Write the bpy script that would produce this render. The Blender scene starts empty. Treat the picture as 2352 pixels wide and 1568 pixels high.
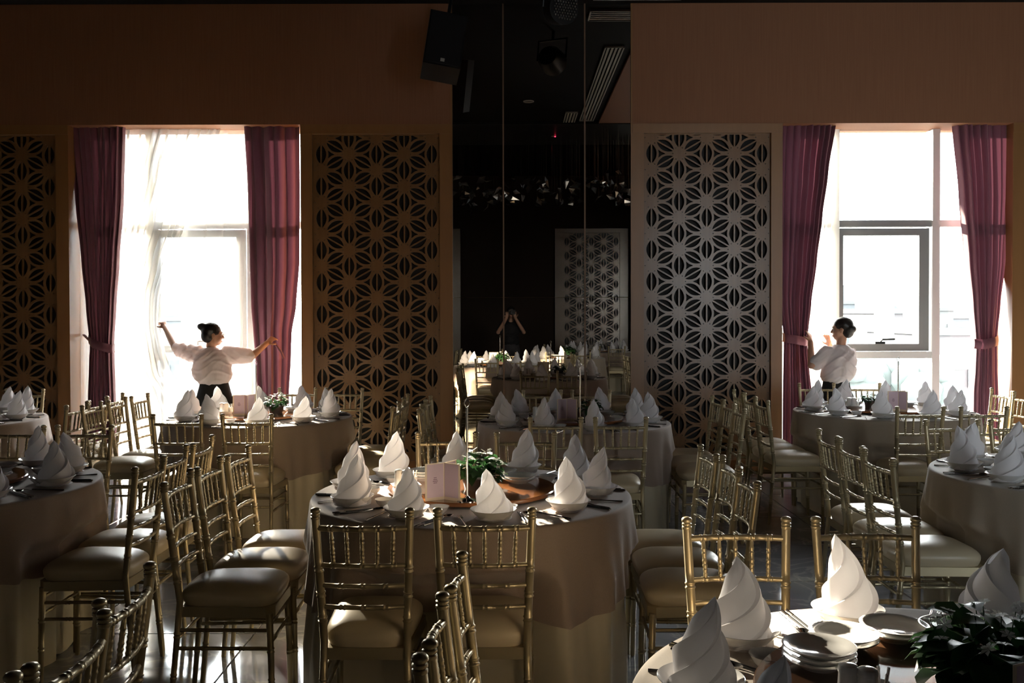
import bpy, bmesh, math, random
from mathutils import Vector, Matrix
random.seed(7)
C = bpy.context.scene.collection
SC = bpy.context.scene
PI = math.pi
F = 2150.0            # focal length in pixels of the 2352 x 1568 frame
CX, HY = 1176.0, 717.0
CAMZ = 1.548
K = 0.86

# ------------------------------------------------------------------ camera
cam_d = bpy.data.cameras.new('camera'); cam = bpy.data.objects.new('camera', cam_d); C.objects.link(cam)
cam_d.sensor_width = 36.0; cam_d.lens = 36.0 * F / 2352.0
PITCH = math.radians(0.9)
cam_d.shift_y = -(67.0 - F * math.tan(PITCH)) / 2352.0
cam_d.clip_start = 0.02; cam_d.clip_end = 2000
cam.matrix_world = (Matrix.Translation((0, 0, CAMZ)) @ Matrix.Rotation(PI/2 - PITCH, 4, 'X')
                    @ Matrix.Rotation(math.radians(-0.14), 4, 'Z'))
SC.camera = cam
# ------------------------------------------------------------------ light
SKY, SUN, EXPO = 5.0, 13.0, 2.8
w = bpy.data.worlds.new('sky'); SC.world = w; w.use_nodes = True
bg = w.node_tree.nodes['Background']; bg.inputs[0].default_value = (0.93, 0.97, 1.0, 1); bg.inputs[1].default_value = SKY
sun_d = bpy.data.lights.new('sun', 'SUN'); sun_d.energy = SUN; sun_d.angle = math.radians(1.2); sun_d.color = (1.0, 0.86, 0.68)
sun = bpy.data.objects.new('sun', sun_d); C.objects.link(sun)
sdir = Vector((0.51, -1.0, -math.tan(math.radians(16.5)) * math.hypot(0.51, 1.0)))
sun.rotation_euler = sdir.to_track_quat('-Z', 'Y').to_euler()
for (xc, yc, wd, rx) in ((-3.14, 9.62, 2.2, -PI/2), (3.7, 9.62, 2.2, -PI/2), (4.15, -2.52, 1.7, PI/2)):   # portals: only guide sampling of the sky through the windows
    a = bpy.data.lights.new('window_portal', 'AREA'); a.shape = 'RECTANGLE'; a.size = wd; a.size_y = 3.3
    a.cycles.is_portal = True
    o = bpy.data.objects.new('window_portal', a); C.objects.link(o); o.location = (xc, yc, 1.8); o.rotation_euler = (rx, 0, 0)
SC.view_settings.view_transform = 'Standard'; SC.view_settings.look = 'None'
SC.view_settings.exposure = EXPO; SC.view_settings.gamma = 1.0; SC.view_settings.use_curve_mapping = False
try:
    SC.cycles.max_bounces = 10; SC.cycles.diffuse_bounces = 5; SC.cycles.glossy_bounces = 5
    SC.cycles.transparent_max_bounces = 12; SC.cycles.caustics_reflective = False; SC.cycles.caustics_refractive = False
    SC.cycles.sample_clamp_indirect = 6.0; SC.cycles.use_denoising = True
except Exception: pass

# ------------------------------------------------------------------ materials
def mat(name, col, rough=0.5, metal=0.0, spec=0.5, noise=None, bump=None, coat=0.0, sheen=0.0, trans=0.0, thin=0.0, emit=None):
    m = bpy.data.materials.new(name); m.use_nodes = True; nt = m.node_tree; b = nt.nodes['Principled BSDF']
    b.inputs['Base Color'].default_value = (*col, 1); b.inputs['Roughness'].default_value = rough; b.inputs['Metallic'].default_value = metal
    b.inputs['Specular IOR Level'].default_value = spec; b.inputs['Coat Weight'].default_value = coat; b.inputs['Coat Roughness'].default_value = 0.08
    b.inputs['Sheen Weight'].default_value = sheen
    tc = nt.nodes.new('ShaderNodeTexCoord')
    if emit:
        b.inputs['Emission Color'].default_value = (*emit[0], 1); b.inputs['Emission Strength'].default_value = emit[1]
    if noise:                                        # (scale xyz, second colour, detail)
        mp = nt.nodes.new('ShaderNodeMapping'); mp.inputs['Scale'].default_value = noise[0]
        n = nt.nodes.new('ShaderNodeTexNoise'); n.inputs['Scale'].default_value = 1.0; n.inputs['Detail'].default_value = noise[2]
        r = nt.nodes.new('ShaderNodeMix'); r.data_type = 'RGBA'
        r.inputs['A'].default_value = (*col, 1); r.inputs['B'].default_value = (*noise[1], 1)
        nt.links.new(tc.outputs['Object'], mp.inputs[0]); nt.links.new(mp.outputs[0], n.inputs['Vector'])
        nt.links.new(n.outputs['Fac'], r.inputs['Factor']); nt.links.new(r.outputs['Result'], b.inputs['Base Color'])
    if bump:                                         # (scale xyz, strength, distance)
        mp = nt.nodes.new('ShaderNodeMapping'); mp.inputs['Scale'].default_value = bump[0]
        n = nt.nodes.new('ShaderNodeTexNoise'); n.inputs['Scale'].default_value = 1.0; n.inputs['Detail'].default_value = 3
        bp = nt.nodes.new('ShaderNodeBump'); bp.inputs['Strength'].default_value = bump[1]; bp.inputs['Distance'].default_value = bump[2]
        nt.links.new(tc.outputs['Object'], mp.inputs[0]); nt.links.new(mp.outputs[0], n.inputs['Vector'])
        nt.links.new(n.outputs['Fac'], bp.inputs['Height']); nt.links.new(bp.outputs[0], b.inputs['Normal'])
    if trans or thin:                                # cloth that lets light through
        out = nt.nodes['Material Output']; cur = b.outputs[0]
        if trans:
            t = nt.nodes.new('ShaderNodeBsdfTranslucent'); t.inputs[0].default_value = (*[min(1, c * 1.25) for c in col], 1)
            mx = nt.nodes.new('ShaderNodeMixShader'); mx.inputs[0].default_value = trans
            nt.links.new(cur, mx.inputs[1]); nt.links.new(t.outputs[0], mx.inputs[2]); cur = mx.outputs[0]
        if thin:
            t = nt.nodes.new('ShaderNodeBsdfTransparent'); mx = nt.nodes.new('ShaderNodeMixShader'); mx.inputs[0].default_value = thin
            nt.links.new(cur, mx.inputs[1]); nt.links.new(t.outputs[0], mx.inputs[2]); cur = mx.outputs[0]
        nt.links.new(cur, out.inputs[0])
    return m
M = {}
M['wood'] = mat('oak_frame', (0.36, 0.178, 0.066), 0.36, noise=((14, 14, 1.2), (0.27, 0.125, 0.043), 4))
M['lattice'] = mat('lattice_wood', (0.28, 0.152, 0.066), 0.28, spec=0.40, noise=((40, 40, 2.5), (0.21, 0.108, 0.045), 3))
M['backing'] = mat('dark_backing', (0.012, 0.009, 0.007), 0.7)
M['wallcloth'] = mat('wall_fabric', (0.36, 0.160, 0.078), 0.7, noise=((90, 90, 2), (0.26, 0.108, 0.050), 4), bump=((220, 220, 6), 0.25, 0.002))
M['darkwall'] = mat('dark_wall', (0.024, 0.015, 0.010), 0.7, spec=0.15)
M['ceiling'] = mat('ceiling_paint', (0.010, 0.008, 0.007), 0.8, spec=0.1)
M['gold'] = mat('gold_lacquer', (0.44, 0.365, 0.225), 0.34, metal=0.5)
M['vinyl'] = mat('cream_vinyl', (0.62, 0.52, 0.35), 0.38, bump=((160, 160, 160), 0.12, 0.001))
M['overlay'] = mat('taupe_linen', (0.40, 0.31, 0.25), 0.75, sheen=0.3, noise=((260, 260, 260), (0.32, 0.245, 0.198), 2), bump=((230, 230, 230), 0.45, 0.0015))
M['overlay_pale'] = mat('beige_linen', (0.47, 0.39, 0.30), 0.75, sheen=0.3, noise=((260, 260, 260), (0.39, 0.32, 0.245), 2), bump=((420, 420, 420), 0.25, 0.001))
M['skirt'] = mat('ivory_satin', (0.62, 0.55, 0.40), 0.5, sheen=0.2)
M['napkin'] = mat('white_napkin', (0.86, 0.83, 0.84), 0.75, trans=0.25, bump=((300, 300, 300), 0.1, 0.0006))
M['ceramic'] = mat('white_ceramic', (0.80, 0.79, 0.77), 0.12, coat=0.4)
M['steel'] = mat('polished_steel', (0.62, 0.60, 0.57), 0.16, metal=1.0)
M['black'] = mat('black_plastic', (0.009, 0.009, 0.010), 0.38)
M['blackmat'] = mat('black_cloth', (0.012, 0.011, 0.012), 0.85)
M['susan'] = mat('varnished_wood', (0.30, 0.12, 0.042), 0.14, coat=0.6, noise=((3, 30, 30), (0.20, 0.072, 0.024), 4))
M['susan_shaded'] = mat('shaded_varnished_wood', (0.07, 0.034, 0.018), 0.12, coat=0.6)  # turntable wood with the shadows around the plates put into its colour
M['leaf'] = mat('leaf_green', (0.02, 0.062, 0.018), 0.45, trans=0.25)
M['petal'] = mat('white_petal', (0.85, 0.85, 0.78), 0.6, trans=0.2)
M['pot'] = mat('dark_pot', (0.035, 0.025, 0.02), 0.4)
M['soil'] = mat('soil', (0.02, 0.014, 0.01), 0.9)
M['menu'] = mat('pink_card', (0.66, 0.50, 0.55), 0.6)
M['menuedge'] = mat('cream_card', (0.80, 0.66, 0.48), 0.6)
M['ink'] = mat('plum_ink', (0.16, 0.07, 0.11), 0.6)
M['burgundy'] = mat('burgundy_drape', (0.165, 0.052, 0.080), 0.7, sheen=0.35, trans=0.035, bump=((500, 500, 90), 0.2, 0.001))
M['sheer'] = mat('white_sheer', (0.86, 0.85, 0.82), 0.8, trans=0.09, thin=0.13)
M['sheer_thin'] = mat('fine_sheer', (0.86, 0.86, 0.85), 0.8, trans=0.12, thin=0.62)
M['alu'] = mat('grey_aluminium', (0.74, 0.735, 0.72), 0.42, metal=0.15)
M['alu_dark'] = mat('dark_aluminium', (0.33, 0.33, 0.325), 0.42, metal=0.15)
M['skin'] = mat('skin', (0.55, 0.30, 0.20), 0.5)
M['hair'] = mat('black_hair', (0.014, 0.011, 0.010), 0.38)
M['blouse'] = mat('white_blouse', (0.80, 0.75, 0.76), 0.8, trans=0.22)
M['lip'] = mat('lip', (0.42, 0.14, 0.12), 0.5)
M['eye'] = mat('eye_dark', (0.02, 0.015, 0.012), 0.2)
M['brass'] = mat('brass_strip', (0.20, 0.115, 0.07), 0.5, metal=0.3)
M['grout'] = mat('grout', (0.05, 0.05, 0.05), 0.6)
M['white_paint'] = mat('white_paint', (0.55, 0.53, 0.50), 0.5)
M['crystal'] = mat('crystal', (0.42, 0.43, 0.44), 0.10, metal=0.9)
M['led'] = mat('red_led', (0.5, 0.02, 0.05), 0.4, emit=((1, 0.03, 0.10), 1.5))
M['toothpick'] = mat('paper_sleeve', (0.75, 0.68, 0.62), 0.7)
M['apron'] = mat('grey_trousers', (0.05, 0.045, 0.05), 0.8)
for i, c in enumerate([(0.031, 0.035, 0.037), (0.039, 0.039, 0.037), (0.037, 0.033, 0.033), (0.030, 0.035, 0.036)]):
    M['city%d' % i] = mat('hazy_render_%d' % i, c, 0.8)
M['citywin'] = mat('hazy_glass', (0.025, 0.031, 0.033), 0.5)
M['citysign'] = mat('hazy_sign', (0.022, 0.032, 0.035), 0.6)
M['citytree'] = mat('hazy_tree', (0.027, 0.034, 0.030), 0.8)
M['cityground'] = mat('hazy_ground', (0.037, 0.039, 0.037), 0.9)

def glass_mat():
    m = bpy.data.materials.new('window_glass'); m.use_nodes = True; nt = m.node_tree; nt.nodes.clear()
    out = nt.nodes.new('ShaderNodeOutputMaterial'); t = nt.nodes.new('ShaderNodeBsdfTransparent'); g = nt.nodes.new('ShaderNodeBsdfGlossy')
    t.inputs[0].default_value = (0.97, 0.985, 0.98, 1); g.inputs['Roughness'].default_value = 0.02
    f = nt.nodes.new('ShaderNodeFresnel'); f.inputs[0].default_value = 1.35; mx = nt.nodes.new('ShaderNodeMixShader')
    nt.links.new(f.outputs[0], mx.inputs[0]); nt.links.new(t.outputs[0], mx.inputs[1]); nt.links.new(g.outputs[0], mx.inputs[2]); nt.links.new(mx.outputs[0], out.inputs[0])
    return m
M['glass'] = glass_mat()
M['tint'] = glass_mat(); M['tint'].name = 'tinted_glass'
for n_ in M['tint'].node_tree.nodes:
    if n_.type == 'BSDF_TRANSPARENT': n_.inputs[0].default_value = (0.55, 0.57, 0.58, 1)
def mirror_mat():
    m = bpy.data.materials.new('smoked_mirror'); m.use_nodes = True; nt = m.node_tree; nt.nodes.clear()
    out = nt.nodes.new('ShaderNodeOutputMaterial'); g = nt.nodes.new('ShaderNodeBsdfGlossy')
    g.inputs[0].default_value = (0.46, 0.42, 0.37, 1); g.inputs['Roughness'].default_value = 0.0
    nt.links.new(g.outputs[0], out.inputs[0]); return m
M['mirror'] = mirror_mat()
def marble_mat():
    m = bpy.data.materials.new('grey_marble'); m.use_nodes = True; nt = m.node_tree; b = nt.nodes['Principled BSDF']
    geo = nt.nodes.new('ShaderNodeNewGeometry'); oi = nt.nodes.new('ShaderNodeObjectInfo')
    ad = nt.nodes.new('ShaderNodeVectorMath'); ad.operation = 'ADD'; sc = nt.nodes.new('ShaderNodeVectorMath'); sc.operation = 'SCALE'
    cmb = nt.nodes.new('ShaderNodeCombineXYZ'); nt.links.new(oi.outputs['Random'], cmb.inputs[2]); sc.inputs['Scale'].default_value = 9
    nt.links.new(cmb.outputs[0], sc.inputs[0]); nt.links.new(geo.outputs['Position'], ad.inputs[0]); nt.links.new(sc.outputs[0], ad.inputs[1])
    n = nt.nodes.new('ShaderNodeTexNoise'); n.inputs['Scale'].default_value = 1.7; n.inputs['Detail'].default_value = 8; n.inputs['Distortion'].default_value = 1.6
    nt.links.new(ad.outputs[0], n.inputs['Vector'])
    cr = nt.nodes.new('ShaderNodeValToRGB'); e = cr.color_ramp.elements
    e[0].position = 0.30; e[0].color = (0.22, 0.225, 0.245, 1); e[1].position = 0.52; e[1].color = (0.31, 0.318, 0.345, 1)
    x = cr.color_ramp.elements.new(0.545); x.color = (0.46, 0.46, 0.46, 1); x = cr.color_ramp.elements.new(0.57); x.color = (0.30, 0.308, 0.335, 1)
    nt.links.new(n.outputs['Fac'], cr.inputs[0]); nt.links.new(cr.outputs[0], b.inputs['Base Color'])
    b.inputs['Roughness'].default_value = 0.07; b.inputs['Specular IOR Level'].default_value = 0.6
    return m
M['marble'] = marble_mat()

# ------------------------------------------------------------------ helpers
class MB:
    def __init__(s): s.v = []; s.f = []
    def add(s, vs, fs):
        n = len(s.v); s.v += [tuple(v) for v in vs]; s.f += [tuple(i + n for i in f) for f in fs]; return s
    def box(s, x0, x1, y0, y1, z0, z1):
        return s.add([(x0,y0,z0),(x1,y0,z0),(x1,y1,z0),(x0,y1,z0),(x0,y0,z1),(x1,y0,z1),(x1,y1,z1),(x0,y1,z1)],
                     [(0,3,2,1),(4,5,6,7),(0,1,5,4),(1,2,6,5),(2,3,7,6),(3,0,4,7)])
    def tube(s, pts, rad, n=8, cap=True):
        pts = [Vector(p) for p in pts]; vs = []; fs = []
        if not hasattr(rad, '__len__'): rad = [rad] * len(pts)
        ref = None
        for i, p in enumerate(pts):
            t = (pts[min(i + 1, len(pts) - 1)] - pts[max(i - 1, 0)])
            t = t.normalized() if t.length > 1e-9 else Vector((0, 0, 1))
            if ref is None: ref = t.orthogonal().normalized()
            u = (ref - t * ref.dot(t)); u = u.normalized() if u.length > 1e-6 else t.orthogonal().normalized(); ref = u
            b = t.cross(u)
            for k in range(n):
                a = 2 * PI * k / n; vs.append(p + (u * math.cos(a) + b * math.sin(a)) * rad[i])
        for i in range(len(pts) - 1):
            for k in range(n):
                k2 = (k + 1) % n; fs.append((i*n + k, i*n + k2, (i+1)*n + k2, (i+1)*n + k))
        if cap: fs.append(tuple(range(n - 1, -1, -1))); fs.append(tuple((len(pts)-1)*n + k for k in range(n)))
        return s.add(vs, fs)
    def lathe(s, prof, n=24, c=(0, 0, 0)):
        vs = []; fs = []
        for r, z in prof:
            for k in range(n):
                a = 2 * PI * k / n; vs.append((c[0] + r * math.cos(a), c[1] + r * math.sin(a), c[2] + z))
        for i in range(len(prof) - 1):
            for k in range(n):
                k2 = (k + 1) % n; fs.append((i*n + k, i*n + k2, (i+1)*n + k2, (i+1)*n + k))
        if prof[0][0] > 1e-4: fs.append(tuple(range(n - 1, -1, -1)))
        if prof[-1][0] > 1e-4: fs.append(tuple((len(prof)-1)*n + k for k in range(n)))
        return s.add(vs, fs)
    def grid(s, fn, nu, nv, wrap=False):
        vs = [fn(i / nu, j / nv) for j in range(nv + 1) for i in range(nu + (0 if wrap else 1))]; w_ = nu if wrap else nu + 1; fs = []
        for j in range(nv):
            for i in range(nu):
                i2 = (i + 1) % w_ if wrap else i + 1; fs.append((j*w_ + i, j*w_ + i2, (j+1)*w_ + i2, (j+1)*w_ + i))
        return s.add(vs, fs)
    def ell(s, c, r, n=14, rot=None):
        vs = []; fs = []; c = Vector(c); m = n // 2
        if not hasattr(r, '__len__'): r = (r, r, r)
        for j in range(m + 1):
            for k in range(n):
                p = PI * j / m; a = 2 * PI * k / n
                d = Vector((r[0]*math.sin(p)*math.cos(a), r[1]*math.sin(p)*math.sin(a), r[2]*math.cos(p)))
                if rot: d = rot @ d
                vs.append(c + d)
        for j in range(m):
            for k in range(n): fs.append((j*n + k, (j+1)*n + k, (j+1)*n + (k+1) % n, j*n + (k+1) % n))
        return s.add(vs, fs)
    def cap(s, p0, r0, p1, r1, n=12):
        p0, p1 = Vector(p0), Vector(p1); s.ell(p0, r0, n); s.ell(p1, r1, n); return s.tube([p0, p1], [r0, r1], n)
    def mesh(s, name, m, ang=40, weld=True):
        me = bpy.data.meshes.new(name); me.from_pydata(s.v, [], s.f)
        bm = bmesh.new(); bm.from_mesh(me)
        if weld: bmesh.ops.remove_doubles(bm, verts=bm.verts, dist=1e-5)
        bmesh.ops.recalc_face_normals(bm, faces=bm.faces); bm.to_mesh(me); bm.free()
        for p in me.polygons: p.use_smooth = True
        me.set_sharp_from_angle(angle=math.radians(ang))
        me.materials.append(M[m] if isinstance(m, str) else m); return me
    def build(s, name, m, parent=None, ang=40, **kw):
        return link(name, s.mesh(name, m, ang, **kw), parent)
def link(name, me, parent=None):
    o = bpy.data.objects.new(name, me); C.objects.link(o)
    if parent: o.parent = parent
    return o
def tag(o, label=None, cat=None, group=None, kind=None):
    if label: o['label'] = label
    if cat: o['category'] = cat
    if group: o['group'] = group
    if kind: o['kind'] = kind
    return o
def empty(name, loc=(0, 0, 0), rz=0, **kw):
    o = bpy.data.objects.new(name, None); C.objects.link(o); o.location = loc; o.rotation_euler = (0, 0, rz); o.empty_display_size = 0.05
    return tag(o, **kw)
def copy_tree(o, parent=None):
    c = o.copy(); C.objects.link(c); c.parent = parent
    for ch in list(o.children): copy_tree(ch, c)
    return c
def struct(name, mb, m, parent=None, **kw): return tag(mb.build(name, m, parent, **kw), kind='structure')
def P(px, py, Y): return Vector(((px - CX) * Y / F, Y, CAMZ - (py - HY) * Y / F))
def lerp_tab(tab, v):
    if v <= tab[0][0]: return tab[0][1:]
    for a, b in zip(tab, tab[1:]):
        if v <= b[0]:
            t = (v - a[0]) / (b[0] - a[0]); t = t * t * (3 - 2 * t) * 0.5 + t * 0.5
            return tuple(x + (y - x) * t for x, y in zip(a[1:], b[1:]))
    return tab[-1][1:]
def project(p):
    x, y, z = p
    if y < 0.3: return None
    return (CX + x * F / y, HY - (z - CAMZ) * F / y)

# ------------------------------------------------------------------ room
YW = 9.0; ZC = 4.5; XL, XR, YB = -7.2, 7.2, -2.3
ZH = 3.352                                             # window head
W1 = ((160 - CX) * YW / F, (692 - CX) * YW / F); W2 = ((1797 - CX) * YW / F, (2325 - CX) * YW / F)
MX = ((1037 - CX) * YW / F, (1453 - CX) * YW / F)
fl = struct('floor', MB().box(XL, XR, YB, YW + 0.55, -0.3, -0.006), 'grout')
TS = 0.85; tm = MB()
g = 0.002; bv = 0.003
tm.add([(-TS/2+g, -TS/2+g, -0.006), (TS/2-g, -TS/2+g, -0.006), (TS/2-g, TS/2-g, -0.006), (-TS/2+g, TS/2-g, -0.006),
        (-TS/2+g+bv, -TS/2+g+bv, 0), (TS/2-g-bv, -TS/2+g+bv, 0), (TS/2-g-bv, TS/2-g-bv, 0), (-TS/2+g+bv, TS/2-g-bv, 0)],
       [(4,5,6,7), (0,1,5,4), (1,2,6,5), (2,3,7,6), (3,0,4,7)])
tile_me = tm.mesh('floor_tile', 'marble', 20)
for i in range(int((XR - XL) / TS) + 1):
    for j in range(int((YW + 0.55 - YB) / TS) + 1):
        t = link('floor_tile', tile_me, fl); t.location = (XL + TS * (i + 0.5), YB + TS * (j + 0.5), 0)
struct('ceiling', MB().box(XL, XR, YB, YW + 0.1, ZC, ZC + 0.2), 'ceiling')
b = MB()
b.box(XL, MX[0], YW, YW + 0.5, ZH, ZC); b.box(MX[1], XR, YW, YW + 0.5, ZH, ZC)           # fabric covered band over the windows
struct('wall_back', b, 'wallcloth')
b = MB()
for x0, x1 in ((XL, W1[0]), (W1[1], W2[0]), (W2[1], XR)): b.box(x0, x1, YW + 0.1, YW + 0.5, 0, ZH)
b.box(MX[0], MX[1], YW + 0.1, YW + 0.5, ZH, ZC)
struct('wall_behind_screens', b, 'wood')
struct('wall_left', MB().box(XL - 0.2, XL, YB, YW, 0, ZC), 'darkwall'); struct('wall_right', MB().box(XR, XR + 0.2, YB, YW, 0, ZC), 'darkwall')
W3 = (3.3, 5.0, 0.8, 3.7)                               # unseen window added behind the camera for the right screen's sheen and brighter wall
b = MB(); b.box(XL, W3[0], YB - 0.2, YB, 0, ZC); b.box(W3[1], XR, YB - 0.2, YB, 0, ZC); b.box(W3[0], W3[1], YB - 0.2, YB, 0, W3[2]); b.box(W3[0], W3[1], YB - 0.2, YB, W3[3], ZC)
struct('wall_front', b, 'darkwall')
struct('wall_light_block', MB().box(2.8, 2.95, YB, 0.6, 0, ZC), 'darkwall')          # unseen wall added to keep that window's light off the left side
w3 = empty('window_3', ((W3[0] + W3[1]) / 2, YB - 0.1, 0), kind='structure')
for q in (-0.85, -0.02, 0.81): MB().box(q, q + 0.04, -0.04, 0.04, W3[2], W3[3]).build('mullion', 'alu', w3)
for q in (W3[2], 2.5, W3[3] - 0.04): MB().box(-0.85, 0.85, -0.04, 0.04, q, q + 0.04).build('transom', 'alu', w3)
for q in (-0.81, 0.02): MB().box(q, q + 0.79, -0.006, 0.006, W3[2] + 0.04, W3[3] - 0.04).build('glass_pane', 'tint', w3)

# lattice screens ---------------------------------------------------
PT = 73.5 * YW / F; CO = PT * math.sqrt(3) / 2
def clip(poly, x0, x1, y0, y1):
    def cl(ps, ins, cut):
        out = []
        for i, a in enumerate(ps):
            c = ps[i - 1]
            if ins(a):
                if not ins(c): out.append(cut(c, a))
                out.append(a)
            elif ins(c): out.append(cut(c, a))
        return out
    def cutx(v): return lambda a, c: (v, a[1] + (c[1] - a[1]) * (v - a[0]) / (c[0] - a[0]))
    def cuty(v): return lambda a, c: (a[0] + (c[0] - a[0]) * (v - a[1]) / (c[1] - a[1]), v)
    for ins, cut in ((lambda p: p[0] > x0, cutx(x0)), (lambda p: p[0] < x1, cutx(x1)), (lambda p: p[1] > y0, cuty(y0)), (lambda p: p[1] < y1, cuty(y1))):
        if not poly: return poly
        poly = cl(poly, ins, cut)
    return poly
def parea(p): return abs(sum(p[i-1][0] * p[i][1] - p[i][0] * p[i-1][1] for i in range(len(p)))) / 2
PANEL_W, PANEL_Z0, PANEL_Z1 = 292 * YW / F, 0.12, 3.28
HOLE_X = 140 * YW / F; HOLE_Z0, HOLE_Z1 = 0.20, CAMZ + (HY - 310) * YW / F
STAR_Z = CAMZ + (HY - 353) * YW / F
def lattice_mesh():
    cu = bpy.data.curves.new('lattice_panel', 'CURVE'); cu.dimensions = '2D'; cu.fill_mode = 'BOTH'; cu.extrude = 0.009
    def spl(ps):
        s = cu.splines.new('POLY'); s.points.add(len(ps) - 1); s.use_cyclic_u = True
        for p, q in zip(s.points, ps): p.co = (q[0], q[1], 0, 1)
    hw = PANEL_W / 2; spl([(-hw, PANEL_Z0), (hw, PANEL_Z0), (hw, PANEL_Z1), (-hw, PANEL_Z1)])
    stars = [(c * CO, STAR_Z - PT * (r + (0 if c % 2 else 0.5))) for c in range(-4, 5) for r in range(-3, 14)]
    def emit(poly):
        q = clip(poly, -HOLE_X, HOLE_X, HOLE_Z0, HOLE_Z1)
        if len(q) > 2 and parea(q) > 2e-5:
            r = [q[0]]
            for p in q[1:]:
                if math.hypot(p[0] - r[-1][0], p[1] - r[-1][1]) > 5e-4: r.append(p)
            if len(r) > 2: spl(r)
    for sx, sy in stars:
        for d in (90, 30, -30):                               # three of the six edges leave each star: two half lens holes beside a bar
            a = math.radians(d); ux, uy = math.cos(a), math.sin(a); cx, cy = sx + ux * PT / 2, sy + uy * PT / 2
            for sg in (1, -1):
                pts = [(-0.295 + 0.59 * i / 8, 0.023 + 0.14 * math.sin(PI * i / 8) ** 0.8) for i in range(9)]
                emit([(cx + PT * (t * ux - sg * h * uy), cy + PT * (t * uy + sg * h * ux)) for t, h in pts])
        for d in (0, 60):                                     # small curved triangles between three stars
            a = math.radians(d); cx, cy = sx + math.cos(a) * PT / math.sqrt(3), sy + math.sin(a) * PT / math.sqrt(3); ps = []
            for k in range(3):
                th = a + PI + k * 2 * PI / 3; th2 = th + PI / 3
                ps.append((cx + 0.150 * PT * math.cos(th), cy + 0.150 * PT * math.sin(th))); ps.append((cx + 0.058 * PT * math.cos(th2), cy + 0.058 * PT * math.sin(th2)))
            emit(ps)
        for k in range(6):                                    # pin holes round the star
            a = k * PI / 3; cx, cy = sx + 0.20 * PT * math.cos(a), sy + 0.20 * PT * math.sin(a)
            if abs(cx) < HOLE_X + 0.02 and HOLE_Z0 < cy < HOLE_Z1: spl([(cx + 0.0055 * math.cos(t), cy + 0.0055 * math.sin(t)) for t in (0, PI/2, PI, 3*PI/2)])
    o = bpy.data.objects.new('tmp', cu); C.objects.link(o)
    dg = bpy.context.evaluated_depsgraph_get(); me = bpy.data.meshes.new_from_object(o.evaluated_get(dg)); bpy.data.objects.remove(o)
    me.transform(Matrix.Rotation(PI / 2, 4, 'X')); me.materials.clear(); me.materials.append(M['lattice']); me.name = 'lattice_panel'
    return me
LAT = lattice_mesh()
M['lattice_dimmed'] = mat('dimmed_lattice_wood', (0.10, 0.06, 0.035), 0.26, spec=0.6); LAT2 = LAT.copy(); LAT2.materials[0] = M['lattice_dimmed']  # lattice wood copy, darkened so the dimness in the mirror sits in its colour
def screen(xc, y, x0, x1, label, flip=False):
    wd = 'lattice_dimmed' if flip else 'wood'
    r = empty('lattice_screen', (xc, y, 0), PI if flip else 0, label=label, cat='screen')
    p = link('lattice_panel', LAT2 if flip else LAT, r); p.location = (0, 0.045, 0)
    hw = PANEL_W / 2; a, c = x0 - xc, x1 - xc
    MB().box(-hw, hw, 0.085, 0.095, 0.1, 3.3).build('backing_board', 'backing', r)
    for q0, q1 in ((a, -hw), (hw, c)):
        MB().box(q0, q1, 0.0, 0.1, 0, ZH - 0.09).build('frame_upright', wd, r)
    MB().box(a, c, -0.005, 0.1, ZH - 0.09, ZH).build('frame_head', wd, r); MB().box(-hw, hw, 0.0, 0.1, 0, 0.12).build('frame_plinth', wd, r)
    return r
X = lambda px: (px - CX) * YW / F
screen(X(-15), YW, X(-190), W1[0], 'pierced wooden star screen left of the curtained window at the left edge')
screen(X(865), YW, W1[1], MX[0], 'pierced wooden star screen between the left window and the dark mirror')
screen(X(1625), YW, MX[1], W2[0], 'pierced wooden star screen between the dark mirror and the right window')
screen(X(2505), YW, W2[1], X(2680), 'pierced wooden star screen past the right window at the right edge')
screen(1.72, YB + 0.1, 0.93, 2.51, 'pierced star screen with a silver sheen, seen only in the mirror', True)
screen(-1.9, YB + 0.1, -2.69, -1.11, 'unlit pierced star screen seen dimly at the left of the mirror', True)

# mirror -------------------------------------------------------------
mr = empty('wall_mirror', ((MX[0] + MX[1]) / 2, YW, 0), label='tall smoked mirror in brass strips between the two lattice screens', cat='mirror')
xs = [MX[0], X(1157), X(1344), MX[1]]; mx = (MX[0] + MX[1]) / 2; zs = [0, CAMZ + (HY - 683) * YW / F, ZC]
for i in range(3):
    for j in range(2): MB().box(xs[i] - mx + 0.002, xs[i+1] - mx - 0.002, 0.02, 0.1, zs[j] + 0.0015, zs[j+1] - 0.0015).build('mirror_panel', 'mirror', mr)
for x in xs[1:3]: MB().box(x - mx - 0.007, x - mx + 0.007, 0.004, 0.05, 0, ZC).build('brass_strip', 'brass', mr)
for x in (xs[0] + 0.008, xs[3] - 0.006): MB().box(x - mx - 0.010, x - mx + 0.006, 0.0, 0.1, 0, ZC).build('edge_trim', 'wood', mr)

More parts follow.
